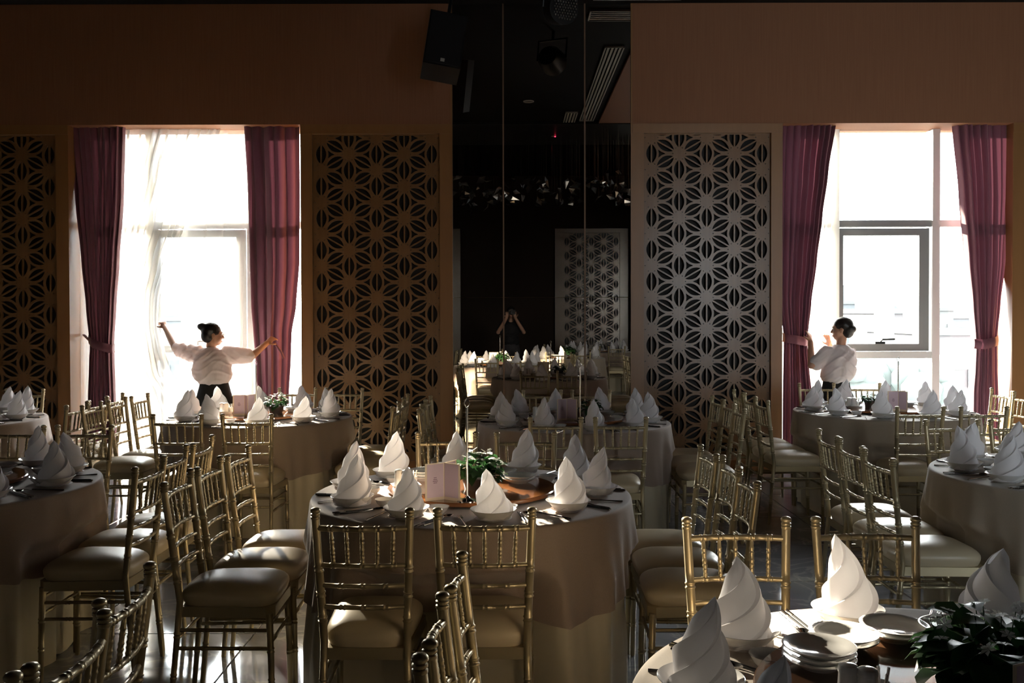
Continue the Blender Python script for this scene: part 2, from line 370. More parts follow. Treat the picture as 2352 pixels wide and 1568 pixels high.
# windows ------------------------------------------------------------
def window(n, dx, x0, x1):
    YG = 9.36; r = empty('window_%d' % n, ((x0 + x1) / 2, YG, 0), kind='structure'); ox = (x0 + x1) / 2
    Z = lambda py: CAMZ - (py - HY) * YG / F
    XX = lambda px: (px - CX) * YG / F + dx - ox
    lo, hi = x0 - ox - 0.02, x1 - ox + 0.02
    def pt(name, m, *bx): return MB().box(*bx).build(name, m, r)
    pt('frame', 'alu', lo, hi, -0.05, 0.08, Z(283) - 0.03, Z(283) + 0.1); pt('sill', 'alu', lo, hi, -0.06, 0.1, 0, 0.06)
    for a, c in ((1904, 1922), (2134, 2151)):
        pt('mullion', 'alu', XX(a), XX(c), -0.07, 0.08, 0.06, Z(283))
    pt('mullion', 'alu', lo, lo + 0.05, -0.05, 0.08, 0.06, Z(283)); pt('mullion', 'alu', hi - 0.05, hi, -0.05, 0.08, 0.06, Z(283))
    pt('transom', 'alu_dark', XX(1922), XX(2134), -0.05, 0.06, Z(524), Z(509)); pt('transom', 'alu', lo + 0.05, XX(1904), -0.05, 0.06, Z(524), Z(509)); pt('transom', 'alu', XX(2151), hi - 0.05, -0.05, 0.06, Z(524), Z(509))
    pt('transom', 'alu', XX(1922), XX(2134), -0.06, 0.06, Z(824), Z(809))
    sa = empty('sash', (0, 0, 0)); sa.parent = r
    for bx in ((XX(1922), XX(1934), -0.035, 0.05, Z(808), Z(527)), (XX(2107), XX(2130), -0.035, 0.05, Z(808), Z(527)), (XX(1934), XX(2107), -0.035, 0.05, Z(543), Z(527)), (XX(1934), XX(2107), -0.035, 0.05, Z(808), Z(791))):
        MB().box(*bx).build('sash_rail', 'alu_dark', sa)
    h = MB().box(XX(2006), XX(2029), -0.05, -0.035, Z(791), Z(786)); h.tube([(XX(2018), -0.045, Z(787)), (XX(2020), -0.075, Z(781)), (XX(2048), -0.08, Z(780))], 0.010, 8); h.build('handle', 'black', sa)
    for a, c, e, f in ((1922, 2134, 283, 509), (2151, 2400, 283, 509), (2151, 2400, 524, 1080), (1934, 2107, 543, 791), (1922, 2134, 824, 1080), (1700, 1904, 283, 509), (1700, 1904, 524, 1080)):
        q0, q1 = max(XX(a), lo), min(XX(c), hi)
        if q1 > q0 + 0.02: MB().box(q0, q1, 0.012, 0.016, max(Z(f), 0.06), Z(e)).build('glass_pane', 'glass', r)
    return r
window(1, (343 - 1904) * 9.36 / F, *W1); window(2, 0.0, *W2)

# curtains -----------------------------------------------------------
def curtain(name, tab, yc, folds, amp, m, seed, label, cat, nu=220, nv=70, top=283, bot=1088, yfun=None, ox=0.30):
    rnd = random.Random(seed); ph = [rnd.uniform(0, 6.28) for _ in range(6)]
    def fn(u, v):
        py = top + (bot - top) * v; xl, xr = lerp_tab(tab, py)
        uu = u + 0.012 * math.sin(2 * PI * 3 * u + ph[0] + v * 2)
        ampv = amp * (0.75 + 0.35 * math.sin(5 * u + ph[4]))
        y = yc + ampv * math.sin(2 * PI * folds * uu + ph[1]) + 0.35 * ampv * math.sin(2 * PI * folds * 0.37 * uu + ph[2] + 1.5 * v) + 0.15 * ampv * math.sin(2 * PI * folds * 2.1 * uu + ph[3] - v)
        if yfun: y += yfun(u, py)
        px = xl + (xr - xl) * u + ox * (xr - xl) / folds * math.cos(2 * PI * folds * uu + ph[1] + 0.5) * min(1, 6 * u, 6 * (1 - u))
        return ((px - CX) * yc / F, y, max(0.012, CAMZ - (py - HY) * yc / F))
    o = MB().grid(fn, nu, nv).build(name, m, ang=180, weld=False); tag(o, label, cat)
    return o
def tieback(cur, pts, wd, yc, hook=None):
    ps = [P(px, py, y) for px, py, y in pts]; b = MB()
    def fn(u, v):
        k = u * (len(ps) - 1); i = min(int(k), len(ps) - 2); p = ps[i].lerp(ps[i + 1], k - i); return (p.x, p.y - 0.012 * math.sin(PI * v), p.z + (v - 0.5) * wd)
    b.grid(fn, 30, 4); b.build('tieback', 'burgundy', cur, ang=180)
    if hook:
        MB().tube([P(*hook[0]), P(*hook[1])], 0.012, 8).build('tieback_cord', 'burgundy', cur)
YD = 9.14
c1 = curtain('drape', [(283, 163, 293), (450, 177, 287), (600, 190, 275), (700, 199, 267), (795, 207, 261), (830, 205, 262), (900, 202, 264), (1090, 196, 271)], YD, 9, 0.050, 'burgundy', 1,
             'mauve drape tied back at the left side of the left window', 'curtain')
tieback(c1, [(203, 776, YD - 0.03), (210, 786, YD - 0.085), (235, 794, YD - 0.10), (258, 800, YD - 0.075), (264, 797, YD)], 0.085, YD, ((192, 766, YD + 0.1), (204, 778, YD - 0.03)))
c2 = curtain('drape', [(283, 567, 692), (450, 575, 692), (600, 578, 690), (700, 580, 682), (765, 585, 671), (820, 589, 669), (900, 593, 664), (1090, 598, 660)], YD, 5, 0.065, 'burgundy', 12,
             'crimson drape hanging loose at the right side of the left window, held by the woman', 'curtain')
MB().tube([P(630, 786, YD - 0.09), P(645, 806, YD - 0.1), P(652, 822, YD - 0.08)], 0.012, 8).build('tieback', 'burgundy', c2)
c3 = curtain('drape', [(283, 1786, 1917), (400, 1786, 1900), (500, 1786, 1887), (600, 1786, 1875), (700, 1788, 1862), (775, 1799, 1854), (800, 1799, 1854), (850, 1798, 1858), (900, 1797, 1863), (1090, 1796, 1867)], YD, 9, 0.050, 'burgundy', 5,
             'dark plum drape tied back at the left side of the right window', 'curtain')
tieback(c3, [(1797, 776, YD), (1803, 778, YD - 0.085), (1830, 782, YD - 0.10), (1850, 786, YD - 0.08), (1857, 786, YD)], 0.085, YD)
c4 = curtain('drape', [(283, 2187, 2325), (450, 2204, 2322), (600, 2218, 2312), (700, 2228, 2300), (780, 2235, 2291), (800, 2236, 2291), (850, 2234, 2292), (900, 2230, 2295), (1090, 2226, 2301)], YD, 9, 0.050, 'burgundy', 9,
             'rose drape tied back at the right side of the right window', 'curtain')
tieback(c4, [(2232, 790, YD), (2238, 792, YD - 0.08), (2262, 793, YD - 0.10), (2286, 788, YD - 0.085), (2293, 784, YD)], 0.095, YD)
YS = 9.228
edge = [(283, 178, 515), (400, 178, 470), (500, 178, 432), (600, 178, 398), (680, 178, 381), (735, 178, 380), (800, 178, 389), (850, 178, 396), (900, 178, 428), (960, 178, 458), (1090, 178, 500)]
curtain('sheer_curtain', edge, YS, 15, 0.022, 'sheer', 3, 'thin white sheer gathered in the hand of the woman at the left window', 'curtain', nu=320, ox=0.42,
        yfun=lambda u, py: -0.16 * (u ** 4) * math.exp(-((py - 735) / 110.0) ** 2))
curtain('sheer_curtain', [(283, 440, 684), (600, 420, 684), (1090, 400, 684)], YS + 0.047, 6, 0.009, 'sheer_thin', 4, 'thin white sheer hanging straight behind the woman at the left window', 'curtain')
curtain('sheer_curtain', [(283, 1862, 1916), (500, 1862, 1908), (700, 1856, 1906), (900, 1858, 1902), (1090, 1858, 1902)], YS, 5, 0.02, 'sheer', 6, 'bunched white sheer pushed aside beside the plum drape of the right window', 'curtain', nu=90)
for n, (a, c) in enumerate((W1, W2)):
    tag(MB().tube([(a, YD, ZH + 0.02), (c, YD, ZH + 0.02)], 0.012, 8).build('curtain_rod', 'alu'), 'slim grey curtain rod along the head of the %s window' % ('left', 'right')[n], 'rod')
# ------------------------------------------------------------------ chairs
def bamboo(pts, r, nodes, n=8, capr=None):
    """a turned bar along a polyline; at each node (0..1 of its length) two little rings stand proud"""
    pts = [Vector(p) for p in pts]; ls = [0]
    for a, b_ in zip(pts, pts[1:]): ls.append(ls[-1] + (b_ - a).length)
    L = ls[-1]
    def at(s):
        s = max(0, min(L, s))
        for i in range(len(pts) - 1):
            if s <= ls[i + 1] or i == len(pts) - 2: return pts[i].lerp(pts[i + 1], (s - ls[i]) / max(1e-9, ls[i + 1] - ls[i]))
    rr = r if callable(r) else (lambda t: r)
    st = [(s, rr(s / L)) for s in ls]
    for q in nodes:
        for d in (-0.007, 0.007):
            for e, k in ((-0.0042, 1.0), (-0.002, 1.18), (0.002, 1.18), (0.0042, 1.0)): st.append((q * L + d + e, rr(q) * k))
    st.sort(); return MB().tube([at(s) for s, _ in st], [x for _, x in st], n)
def post_y(z): return 0.052 * max(0.0, 1 - z / 0.88) / (1 - 0.44 / 0.88) if z > 0.44 else 0.052 - 0.040 * (0.44 - z) / 0.44
def post_x(z): return 0.139 + 0.017 * (z - 0.44) / 0.44 if z > 0.44 else 0.140 + 0.006 * (0.44 - z) / 0.44
def make_chair():
    r = empty('banquet_chair', label='', cat='chair', group='gold banquet chairs')
    for s in (-1, 1):
        zz = [0, 0.2, 0.395, 0.44, 0.52, 0.62, 0.74, 0.872]
        pl = [(s * post_x(z), post_y(z), z) for z in zz]
        m = bamboo(pl, lambda t: 0.0105 + 0.0035 * min(1, t * 1.6) * (1 if t < 0.75 else 1 - 0.3 * (t - 0.75)), [0.18, 0.36, 0.60, 0.70, 0.80])
        tx, ty = s * post_x(0.872), post_y(0.872)
        m.lathe([(0.012, -0.004), (0.0155, 0.0), (0.0155, 0.006), (0.0125, 0.008), (0.0155, 0.011), (0.0155, 0.016), (0.012, 0.018), (0.0165, 0.023), (0.0168, 0.029), (0.013, 0.034), (0.006, 0.0365), (0.0, 0.037)], 12, (tx, ty, 0.870))
        m.build('rear_post', 'gold', r, ang=50)
        bamboo([(s * 0.155, 0.395, 0.40), (s * 0.158, 0.402, 0.2), (s * 0.160, 0.405, 0)], lambda t: 0.0145 - 0.004 * t, [0.35, 0.65]).build('front_leg', 'gold', r, ang=50)
    for z, bow, nn in ((0.838, 0.022, 5), (0.712, 0.020, 5), (0.642, 0.018, 3), (0.568, 0.016, 3)):
        x = post_x(z); y = post_y(z)
        pl = [(x * t, y - bow * (1 - t * t), z) for t in (-1, -0.75, -0.5, -0.25, 0, 0.25, 0.5, 0.75, 1)]
        nd = [(k + 1) / (nn + 1) for k in range(nn)] if nn == 5 else [0.25, 0.5, 0.75]
        bamboo(pl, 0.0098 if z > 0.8 else 0.0082, nd).build('back_rail', 'gold', r, ang=50)
    for k in range(5):
        t = (k - 2) / 3.0; xa, xb = post_x(0.838) * t, post_x(0.712) * t * 0.98
        ya, yb = post_y(0.838) - 0.022 * (1 - t*t), post_y(0.712) - 0.020 * (1 - t*t)
        bamboo([(xa, ya, 0.836), (xb, yb, 0.714)], lambda q: 0.0056 + 0.0012 * math.sin(PI * q), [0.32, 0.62, 0.84], 7).build('spindle', 'gold', r, ang=50)
    hb, hf, y0, y1 = 0.141, 0.167, 0.045, 0.415                # seat plan: narrower at the back
    pl = [(-hb, y0), (hb, y0), (hf, y1 - 0.03), (hf - 0.03, y1), (-hf + 0.03, y1), (-hf, y1 - 0.03)]
    m = MB(); n = len(pl)
    m.add([(x, y, 0.385) for x, y in pl] + [(x, y, 0.425) for x, y in pl], [tuple(range(n - 1, -1, -1)), tuple(range(n, 2 * n))] + [(i, (i+1) % n, n + (i+1) % n, n + i) for i in range(n)])
    m.build('seat_frame', 'gold', r, ang=30)
    def cush(u, v):                                           # v 0..1 from rim underneath over the crown to the centre
        a = 2 * PI * u; ca, sa = math.cos(a), math.sin(a); e = 0.42
        sx = math.copysign(abs(ca) ** e, ca); sy = math.copysign(abs(sa) ** e, sa); yc = (y0 + y1) / 2; hy = (y1 - y0) / 2 + 0.004
        if v < 0.3: q = v / 0.3; rad = 0.955 + 0.055 * math.sin(PI / 2 * q); z = 0.424 + 0.036 * q
        else: q = (v - 0.3) / 0.7; rad = 1.01 * math.cos(PI / 2 * q) ** 0.7; z = 0.460 + 0.056 * math.sin(PI / 2 * q) ** 1.05
        y = yc + hy * sy * rad; hw = hb + (hf - hb) * (y - y0) / (y1 - y0)
        return (hw * sx * rad, y, z)
    MB().grid(cush, 40, 14, True).build('seat_cushion', 'vinyl', r, ang=60)
    for z, s in ((0.335, 1), (0.265, 1)):
        for sd in (-1, 1): bamboo([(sd * post_x(z), post_y(z), z), (sd * 0.156, 0.398, z)], 0.0075, [0.3, 0.7], 7).build('stretcher', 'gold', r, ang=50)
    for z in (0.355, 0.285): bamboo([(-0.156, 0.399, z), (0.156, 0.399, z)], 0.0075, [0.25, 0.75], 7).build('stretcher', 'gold', r, ang=50)
    bamboo([(-post_x(0.30), post_y(0.3), 0.30), (post_x(0.30), post_y(0.3), 0.30)], 0.0075, [0.25, 0.75], 7).build('stretcher', 'gold', r, ang=50)
    return r
chair0 = make_chair(); used = [False]
SEATS = {'F1': 'front left', 'F2': 'front right', 'B1': 'back left', 'B2': 'back right', 'L1': 'left side nearest', 'L2': 'left side middle', 'L3': 'left side farthest',
         'R1': 'right side nearest', 'R2': 'right side middle', 'R3': 'right side farthest'}
def place_chair(x, y, face, seat, tname):
    o = copy_tree(chair0) if used[0] else chair0
    used[0] = True; base = round(face / 90) * 90; face = base + (face - base) * 0.3
    o.location = (x * K, y * K, 0); o.rotation_euler = (0, 0, math.radians(face - 90))
    o['label'] = 'gold chair with cream cushion, %s place, %s' % (SEATS[seat], tname)
    return (x * K, y * K, math.radians(face))

TN = {1: 'centre table', 2: 'near right table', 3: 'left edge table', 4: 'far left table', 5: 'left window table', 6: 'mirror table', 7: 'right window table', 8: 'right edge table', 9: 'near left table', 10: 'table behind the camera'}
TC = {1: (-0.206, 4.74), 2: (1.07, 2.10), 3: (-3.07, 5.0), 4: (-4.93, 8.12), 5: (-2.23, 8.25), 6: (0.518, 7.84), 7: (3.42, 8.60), 8: (3.22, 5.25), 9: (-2.32, 2.2), 10: (2.0, -0.75)}
CH = {
 1: [('F1', -.575, 3.575, 87), ('F2', -.106, 3.575, 91), ('B1', -.41, 5.86, -88), ('B2', .083, 5.85, -92), ('L1', -1.545, 4.31, 4), ('L2', -1.53, 4.71, 1), ('L3', -1.50, 5.11, -5), ('R1', 1.085, 4.30, 176), ('R2', 1.10, 4.70, 180), ('R3', 1.07, 5.10, 185)],
 2: [('B1', .816, 3.40, -89), ('B2', 1.287, 3.40, -92), ('L1', -.20, 1.86, 5), ('L2', -.19, 2.31, -1), ('L3', -.165, 2.74, -6)],
 3: [('B1', -3.32, 6.26, -88), ('B2', -2.865, 6.26, -92), ('R1', -1.83, 4.72, 177), ('R2', -1.855, 5.14, 181), ('R3', -1.84, 5.56, 184)],
 4: [('B2', -4.85, 9.31, -91), ('R1', -3.63, 7.80, 177), ('R2', -3.64, 8.22, 180), ('R3', -3.67, 8.64, 184)],
 5: [('F1', -2.485, 6.93, 87), ('F2', -1.968, 6.93, 91), ('B1', -2.143, 9.34, -88), ('B2', -1.676, 9.34, -93), ('L1', -3.51, 7.80, 4), ('L2', -3.47, 8.21, 1), ('L3', -3.435, 8.62, -4), ('R1', -.95, 7.66, 175), ('R2', -.955, 8.06, 180), ('R3', -.96, 8.46, 184)],
 6: [('F1', .31, 6.67, 88), ('F2', .775, 6.67, 92), ('B1', .29, 9.02, -88), ('B2', .76, 9.02, -92), ('L1', -.73, 7.44, 5), ('L2', -.745, 7.84, 0), ('L3', -.74, 8.24, -5), ('R1', 1.80, 7.40, 175), ('R2', 1.81, 7.80, 180), ('R3', 1.80, 8.20, 185)],
 7: [('F1', 3.21, 7.35, 88), ('F2', 3.71, 7.35, 92), ('B1', 3.19, 9.80, -89), ('B2', 3.67, 9.80, -92), ('L1', 2.15, 8.06, 4), ('L2', 2.15, 8.47, 0), ('L3', 2.145, 8.88, -4), ('R2', 4.69, 8.55, 180), ('R3', 4.69, 8.95, 184)],
 8: [('B1', 3.04, 6.46, -88), ('B2', 3.49, 6.46, -92), ('L1', 1.93, 4.93, 4), ('L2', 1.945, 5.37, 0), ('L3', 1.955, 5.79, -4)],
 9: [('R1', -1.045, 1.76, 176), ('R2', -1.03, 2.17, 180), ('R3', -1.085, 2.62, 184)],
 10: [('B1', 1.75, 0.40, -88), ('B2', 2.3, 0.40, -92), ('L2', 0.75, -0.75, 2)],
}
chairs_at = {t: [place_chair(x, y, f, s, TN[t]) for s, x, y, f in lst] for t, lst in CH.items()}

# ------------------------------------------------------------------ tables and cloths
RT, ZT = 0.688, 0.755
def table(t):
    cx, cy = TC[t][0] * K, TC[t][1] * K; rnd = random.Random(100 + t); tn = TN[t]
    r = empty('round_table', (cx, cy, 0), label='round banquet table hidden under the cloths of the %s' % tn if t != 10 else 'round table under cloths behind the camera, seen in the mirror', cat='table')
    MB().lathe([(0, ZT - 0.03), (RT - 0.012, ZT - 0.03), (RT - 0.012, ZT - 0.004), (0, ZT - 0.004)], 48).build('table_top', 'wood', r, ang=30)
    for k in range(4):
        a = PI / 4 + k * PI / 2; MB().tube([(0.36 * math.cos(a), 0.36 * math.sin(a), ZT - 0.03), (0.42 * math.cos(a), 0.42 * math.sin(a), 0)], 0.016, 8).build('leg', 'black', r)
    inds = []
    for x, y, f in chairs_at[t]:
        d = math.hypot(x - cx, y - cy); inds.append((math.atan2(y - cy, x - cx), d - 0.42 - 0.03))
    pts = [(rnd.uniform(6, 9), rnd.uniform(0, 6.28), 0.5), (rnd.uniform(12, 16), rnd.uniform(0, 6.28), 0.8), (rnd.uniform(19, 24), rnd.uniform(0, 6.28), 0.45)]
    pts = [(round(n), p, a) for n, p, a in pts] + [(34 + t % 3, rnd.uniform(0, 6.28), 0.38)]
    def fold(th): return sum(a * math.sin(n * th + p + 0.7 * math.sin(2 * th + p)) for n, p, a in pts) / 1.75
    def limit(th, z):
        lim = 9.0
        for a, rf in inds:
            if rf > 0.80: continue
            d = abs((th - a + PI) % (2 * PI) - PI) * 0.68
            wgt = 1.0 if d < 0.20 else max(0.0, 1 - (d - 0.19) / 0.16)
            zz = 1.0 if z < 0.52 else max(0.0, 1 - (z - 0.52) / 0.14)
            wgt = wgt * wgt * (3 - 2 * wgt) * zz
            lim = min(lim, 0.80 + (rf - 0.80) * wgt)
        return lim
    def drape(r0, zb, flare, famp, rim, sq):
        def fn(u, v):
            th = 2 * PI * u
            zbot = zb + sq * math.cos(4 * th + pts[0][1]) + 0.012 * fold(th * 1.0 + 0.5)
            if v < 0.30:
                q = v / 0.30; return ((r0 - 0.012) * q * math.cos(th), (r0 - 0.012) * q * math.sin(th), rim)
            if v < 0.40:
                q = (v - 0.30) / 0.10 * PI / 2; rr = r0 - 0.012 + 0.012 * math.sin(q); return (rr * math.cos(th), rr * math.sin(th), rim - 0.012 * (1 - math.cos(q)))
            q = (v - 0.40) / 0.60; z = (rim - 0.012) + (zbot - rim + 0.012) * q; dq = (rim - z)
            rr = RT + 0.004 + 0.10 * dq + 0.052 * min(1, dq * 2.6) ** 1.3 * fold(th)
            if rim < ZT: lo_ = max(0.0, 0.34 - z); rr += -0.016 - 0.05 * min(dq, 0.4) * 0 + 0.02 * lo_ * fold(th + 0.35); rr = min(rr, limit(th, z) - 0.018)
            else: rr = min(rr, limit(th, z))
            return (rr * math.cos(th), rr * math.sin(th), z)
        return fn
    sk = MB().grid(drape(RT - 0.004, 0.004, 0.09, 0.032, ZT - 0.001, 0), 200, 30, True).build('table_skirt', 'skirt', ang=180); sk.location = (cx, cy, 0)
    tag(sk, 'ivory floor length skirt under the cloth of the %s' % tn if t != 10 else 'ivory skirt of the table behind the camera', 'tablecloth', 'ivory table skirts')
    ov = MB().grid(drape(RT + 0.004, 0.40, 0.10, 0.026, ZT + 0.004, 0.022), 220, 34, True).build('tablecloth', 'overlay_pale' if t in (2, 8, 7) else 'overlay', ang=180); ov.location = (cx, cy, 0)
    tag(ov, 'taupe linen tablecloth draped over the %s' % tn if t != 10 else 'taupe linen tablecloth on the table behind the camera', 'tablecloth', 'taupe overlay cloths')
for t in range(1, 11): table(t)
ZTT = ZT + 0.0045                                          # upper face of the cloth

# ------------------------------------------------------------------ tableware meshes
def napkin_mesh(seed, chir, H, R0, lean, fat):
    rnd = random.Random(seed); starts = 4; sp = H * rnd.uniform(0.33, 0.37); bd = rnd.uniform(0, 6.28); off = rnd.uniform(0, 1); nth = 52
    def R(z):
        q = max(0, min(1, z / H)); return R0 * (1 - q ** fat) * (1 + 0.16 * math.sin(PI * min(1, q * 1.5)) - 0.06 * (1 - q))
    vs = []; fs = []; prof = [(0.0, 0.0), (0.45, 0.35), (0.9, 0.92), (0.985, 1.0), (1.0, 0.72)]
    rows = []
    for k in range(-6, 6):
        for v, lip in prof: rows.append((k + v, lip))
    for i in range(nth + 1):
        th = 2 * PI * i / nth
        for kv, lip in rows:
            z = sp * (kv + off) + sp * starts * (th / (2 * PI)) * chir
            zc = max(0, min(H, z)); r = R(zc) + (0.0150 * lip ** 1.4 * (1 - 0.55 * (zc / H)) * min(1, (H - zc) / (0.10 * H)))
            r *= 1 + 0.15 * math.cos(th - bd - 3.2 * zc / H) * min(1, zc / (0.2 * H))
            if zc >= H: r = 0
            vs.append((r * math.cos(th) + lean[0] * (zc / H) ** 2, r * math.sin(th) + lean[1] * (zc / H) ** 2, zc))
    n = len(rows)
    for i in range(nth):
        for j in range(n - 1): fs.append((i*n + j, (i+1)*n + j, (i+1)*n + j + 1, i*n + j + 1))
    return MB().add(vs, fs).mesh('napkin', 'napkin', 38)
NAPS = [napkin_mesh(1, 1, 0.205, 0.059, (0.028, 0.006), 1.9), napkin_mesh(2, 1, 0.19, 0.064, (-0.024, 0.016), 1.6), napkin_mesh(3, -1, 0.20, 0.060, (-0.030, 0.0), 2.1), napkin_mesh(4, 1, 0.212, 0.057, (0.030, -0.012), 1.75)]
BOWL = MB().lathe([(0, 0.004), (0.036, 0.004), (0.042, 0.0), (0.046, 0.004), (0.062, 0.016), (0.082, 0.036), (0.0885, 0.043), (0.0895, 0.0445), (0.088, 0.045), (0.08, 0.039), (0.06, 0.0195), (0.04, 0.010), (0, 0.009)], 36).mesh('bowl', 'ceramic', 50)
DISH = MB().lathe([(0, 0.003), (0.018, 0.003), (0.022, 0.0), (0.025, 0.004), (0.035, 0.014), (0.043, 0.029), (0.044, 0.0305), (0.0425, 0.030), (0.033, 0.017), (0.02, 0.008), (0, 0.007)], 28).mesh('sauce_dish', 'ceramic', 50)
PLATE = MB().lathe([(0, 0.003), (0.036, 0.003), (0.040, 0.0), (0.043, 0.003), (0.058, 0.010), (0.076, 0.0205), (0.0775, 0.022), (0.076, 0.0225), (0.057, 0.0135), (0.041, 0.0075), (0.034, 0.0072), (0.032, 0.0062), (0, 0.0062)], 40).mesh('plate', 'ceramic', 50)
def chop():
    m = MB().tube([(0, -0.115, 0.004), (0, 0.03, 0.004), (0, 0.115, 0.004)], [0.0036, 0.003, 0.0017], 6).mesh('chopstick', 'black', 30); return m
CHOP = chop(); CHOPTIP = MB().tube([(0, -0.116, 0.004), (0, -0.07, 0.004)], 0.0039, 6).mesh('silver_end', 'steel', 30)
def spoon_parts():
    h = MB().tube([(0, -0.10, 0.004), (0, -0.02, 0.0035), (0, 0.035, 0.009)], [0.0036, 0.0028, 0.0026], 6)
    def bl(u, v):
        a = 2 * PI * u; q = v; return (0.019 * q * math.cos(a), 0.062 + 0.029 * q * math.sin(a), 0.003 + 0.008 * q * q)
    h.grid(bl, 18, 4, True); return h.mesh('spoon', 'steel', 60)
SPOON = spoon_parts()
def fork_mesh():
    h = MB().tube([(0, -0.10, 0.003), (0, 0.0, 0.005), (0, 0.045, 0.006)], [0.004, 0.0026, 0.003], 6); h.box(-0.010, 0.010, 0.042, 0.060, 0.0045, 0.0065)
    for k in range(4): h.box(-0.010 + k * 0.0058, -0.0074 + k * 0.0058, 0.058, 0.098, 0.0045, 0.0065)
    return h.mesh('fork', 'steel', 30)
FORK = fork_mesh()
def at_table(t, dx, dy, z=0.0): return (TC[t][0] * K + dx, TC[t][1] * K + dy, ZTT + z)
def put(name, me, loc, rz, label, cat, group):
    o = link(name, me); o.location = loc; o.rotation_euler = (0, 0, rz); return tag(o, label, cat, group)
def setting(t, k, ang, full, rad=0.545):
    a = math.radians(ang); rnd = random.Random(t * 31 + list(SEATS).index(k)); tn = TN[t] if t != 10 else 'table seen behind the camera'; seat = SEATS[k]
    bx, by = rad * math.cos(a), rad * math.sin(a); rz = a + PI / 2
    def lp(x, y): return (bx - math.sin(a) * x - math.cos(a) * y, by + math.cos(a) * x - math.sin(a) * y)
    where = '%s place, %s' % (seat, tn)
    put('bowl', BOWL, at_table(t, bx, by), 0, 'shallow white bowl under the napkin, ' + where, 'bowl', 'white soup bowls')
    s = rnd.uniform(0.95, 1.06); o = put('napkin', NAPS[rnd.randrange(4)], at_table(t, bx, by, 0.0105), rnd.uniform(0, 6.28), 'white napkin twisted to a point, ' + where, 'napkin', 'twisted white napkins')
    o.scale = (s, s, s * rnd.uniform(0.97, 1.05))
    if not full: return
    x, y = lp(0.075, 0.115); put('sauce_dish', DISH, at_table(t, x, y), 0, 'tiny white sauce dish beside the bowl, ' + where, 'dish', 'white sauce dishes')
    j = rnd.uniform(-0.06, 0.06)
    for q, (xx, nm) in enumerate(((0.112, 'inner'), (0.124, 'outer'))):
        x, y = lp(xx, -0.005 + 0.004 * q); o = put('chopstick', CHOP, at_table(t, x, y), rz + j + q * 0.015, '%s black chopstick with silver end, ' % nm + where, 'chopstick', 'black chopsticks')
        link('silver_end', CHOPTIP, o)
    x, y = lp(0.143, 0.0); put('spoon', SPOON, at_table(t, x, y), rz + j * 1.4, 'steel spoon beside the chopsticks, ' + where, 'spoon', 'steel spoons')
    x, y = lp(-0.118, -0.01); put('fork', FORK, at_table(t, x, y), rz - j, 'steel fork left of the bowl, ' + where, 'fork', 'steel forks')
ORD = ['F2', 'F1', 'L1', 'L2', 'L3', 'B1', 'B2', 'R3', 'R2', 'R1']
PHI = {1: -79, 2: -82, 3: -75, 4: -74, 5: -77, 6: -80, 7: -76, 8: -84, 10: -80}
for t in (1, 2, 3, 4, 5, 6, 7, 8, 10):
    for i, kx in enumerate(ORD):
        ang = PHI[t] - 36 * i; a = math.radians(ang); p = at_table(t, 0.545 * math.cos(a), 0.545 * math.sin(a), 0.1); q = project(p)
        inview = q is not None and -60 < q[0] < 2412 and q[1] < 1640
        if inview or t in (2, 10): setting(t, kx, ang, inview)

# centre pieces ------------------------------------------------------
leaf_me = []
for sd in range(3):
    rnd = random.Random(sd); m = MB(); w_, l_ = 0.017 + 0.004 * sd, 0.045 + 0.006 * sd
    m.add([(0, 0, 0), (-w_, l_ * 0.45, 0.006), (0, l_ * 0.5, 0.0), (w_, l_ * 0.45, 0.006), (-w_ * 0.6, l_ * 0.82, -0.002), (0, l_ * 0.85, -0.006), (w_ * 0.6, l_ * 0.82, -0.002), (0, l_, -0.014)],
          [(0, 2, 1), (0, 3, 2), (1, 2, 5, 4), (2, 3, 6, 5), (4, 5, 7), (5, 6, 7)])
    leaf_me.append(m.mesh('leaf', 'leaf', 180))
def blossom():
    m = MB()
    for k in range(6):
        a = k * PI / 3; c, s = math.cos(a), math.sin(a); m.add([(0, 0, 0), (0.010*c - 0.0045*s, 0.010*s + 0.0045*c, 0.003), (0.0165*c, 0.0165*s, 0.001), (0.010*c + 0.0045*s, 0.010*s - 0.0045*c, 0.003)], [(0, 1, 2, 3)])
    return m.mesh('blossom', 'petal', 180)
BLOS = blossom()
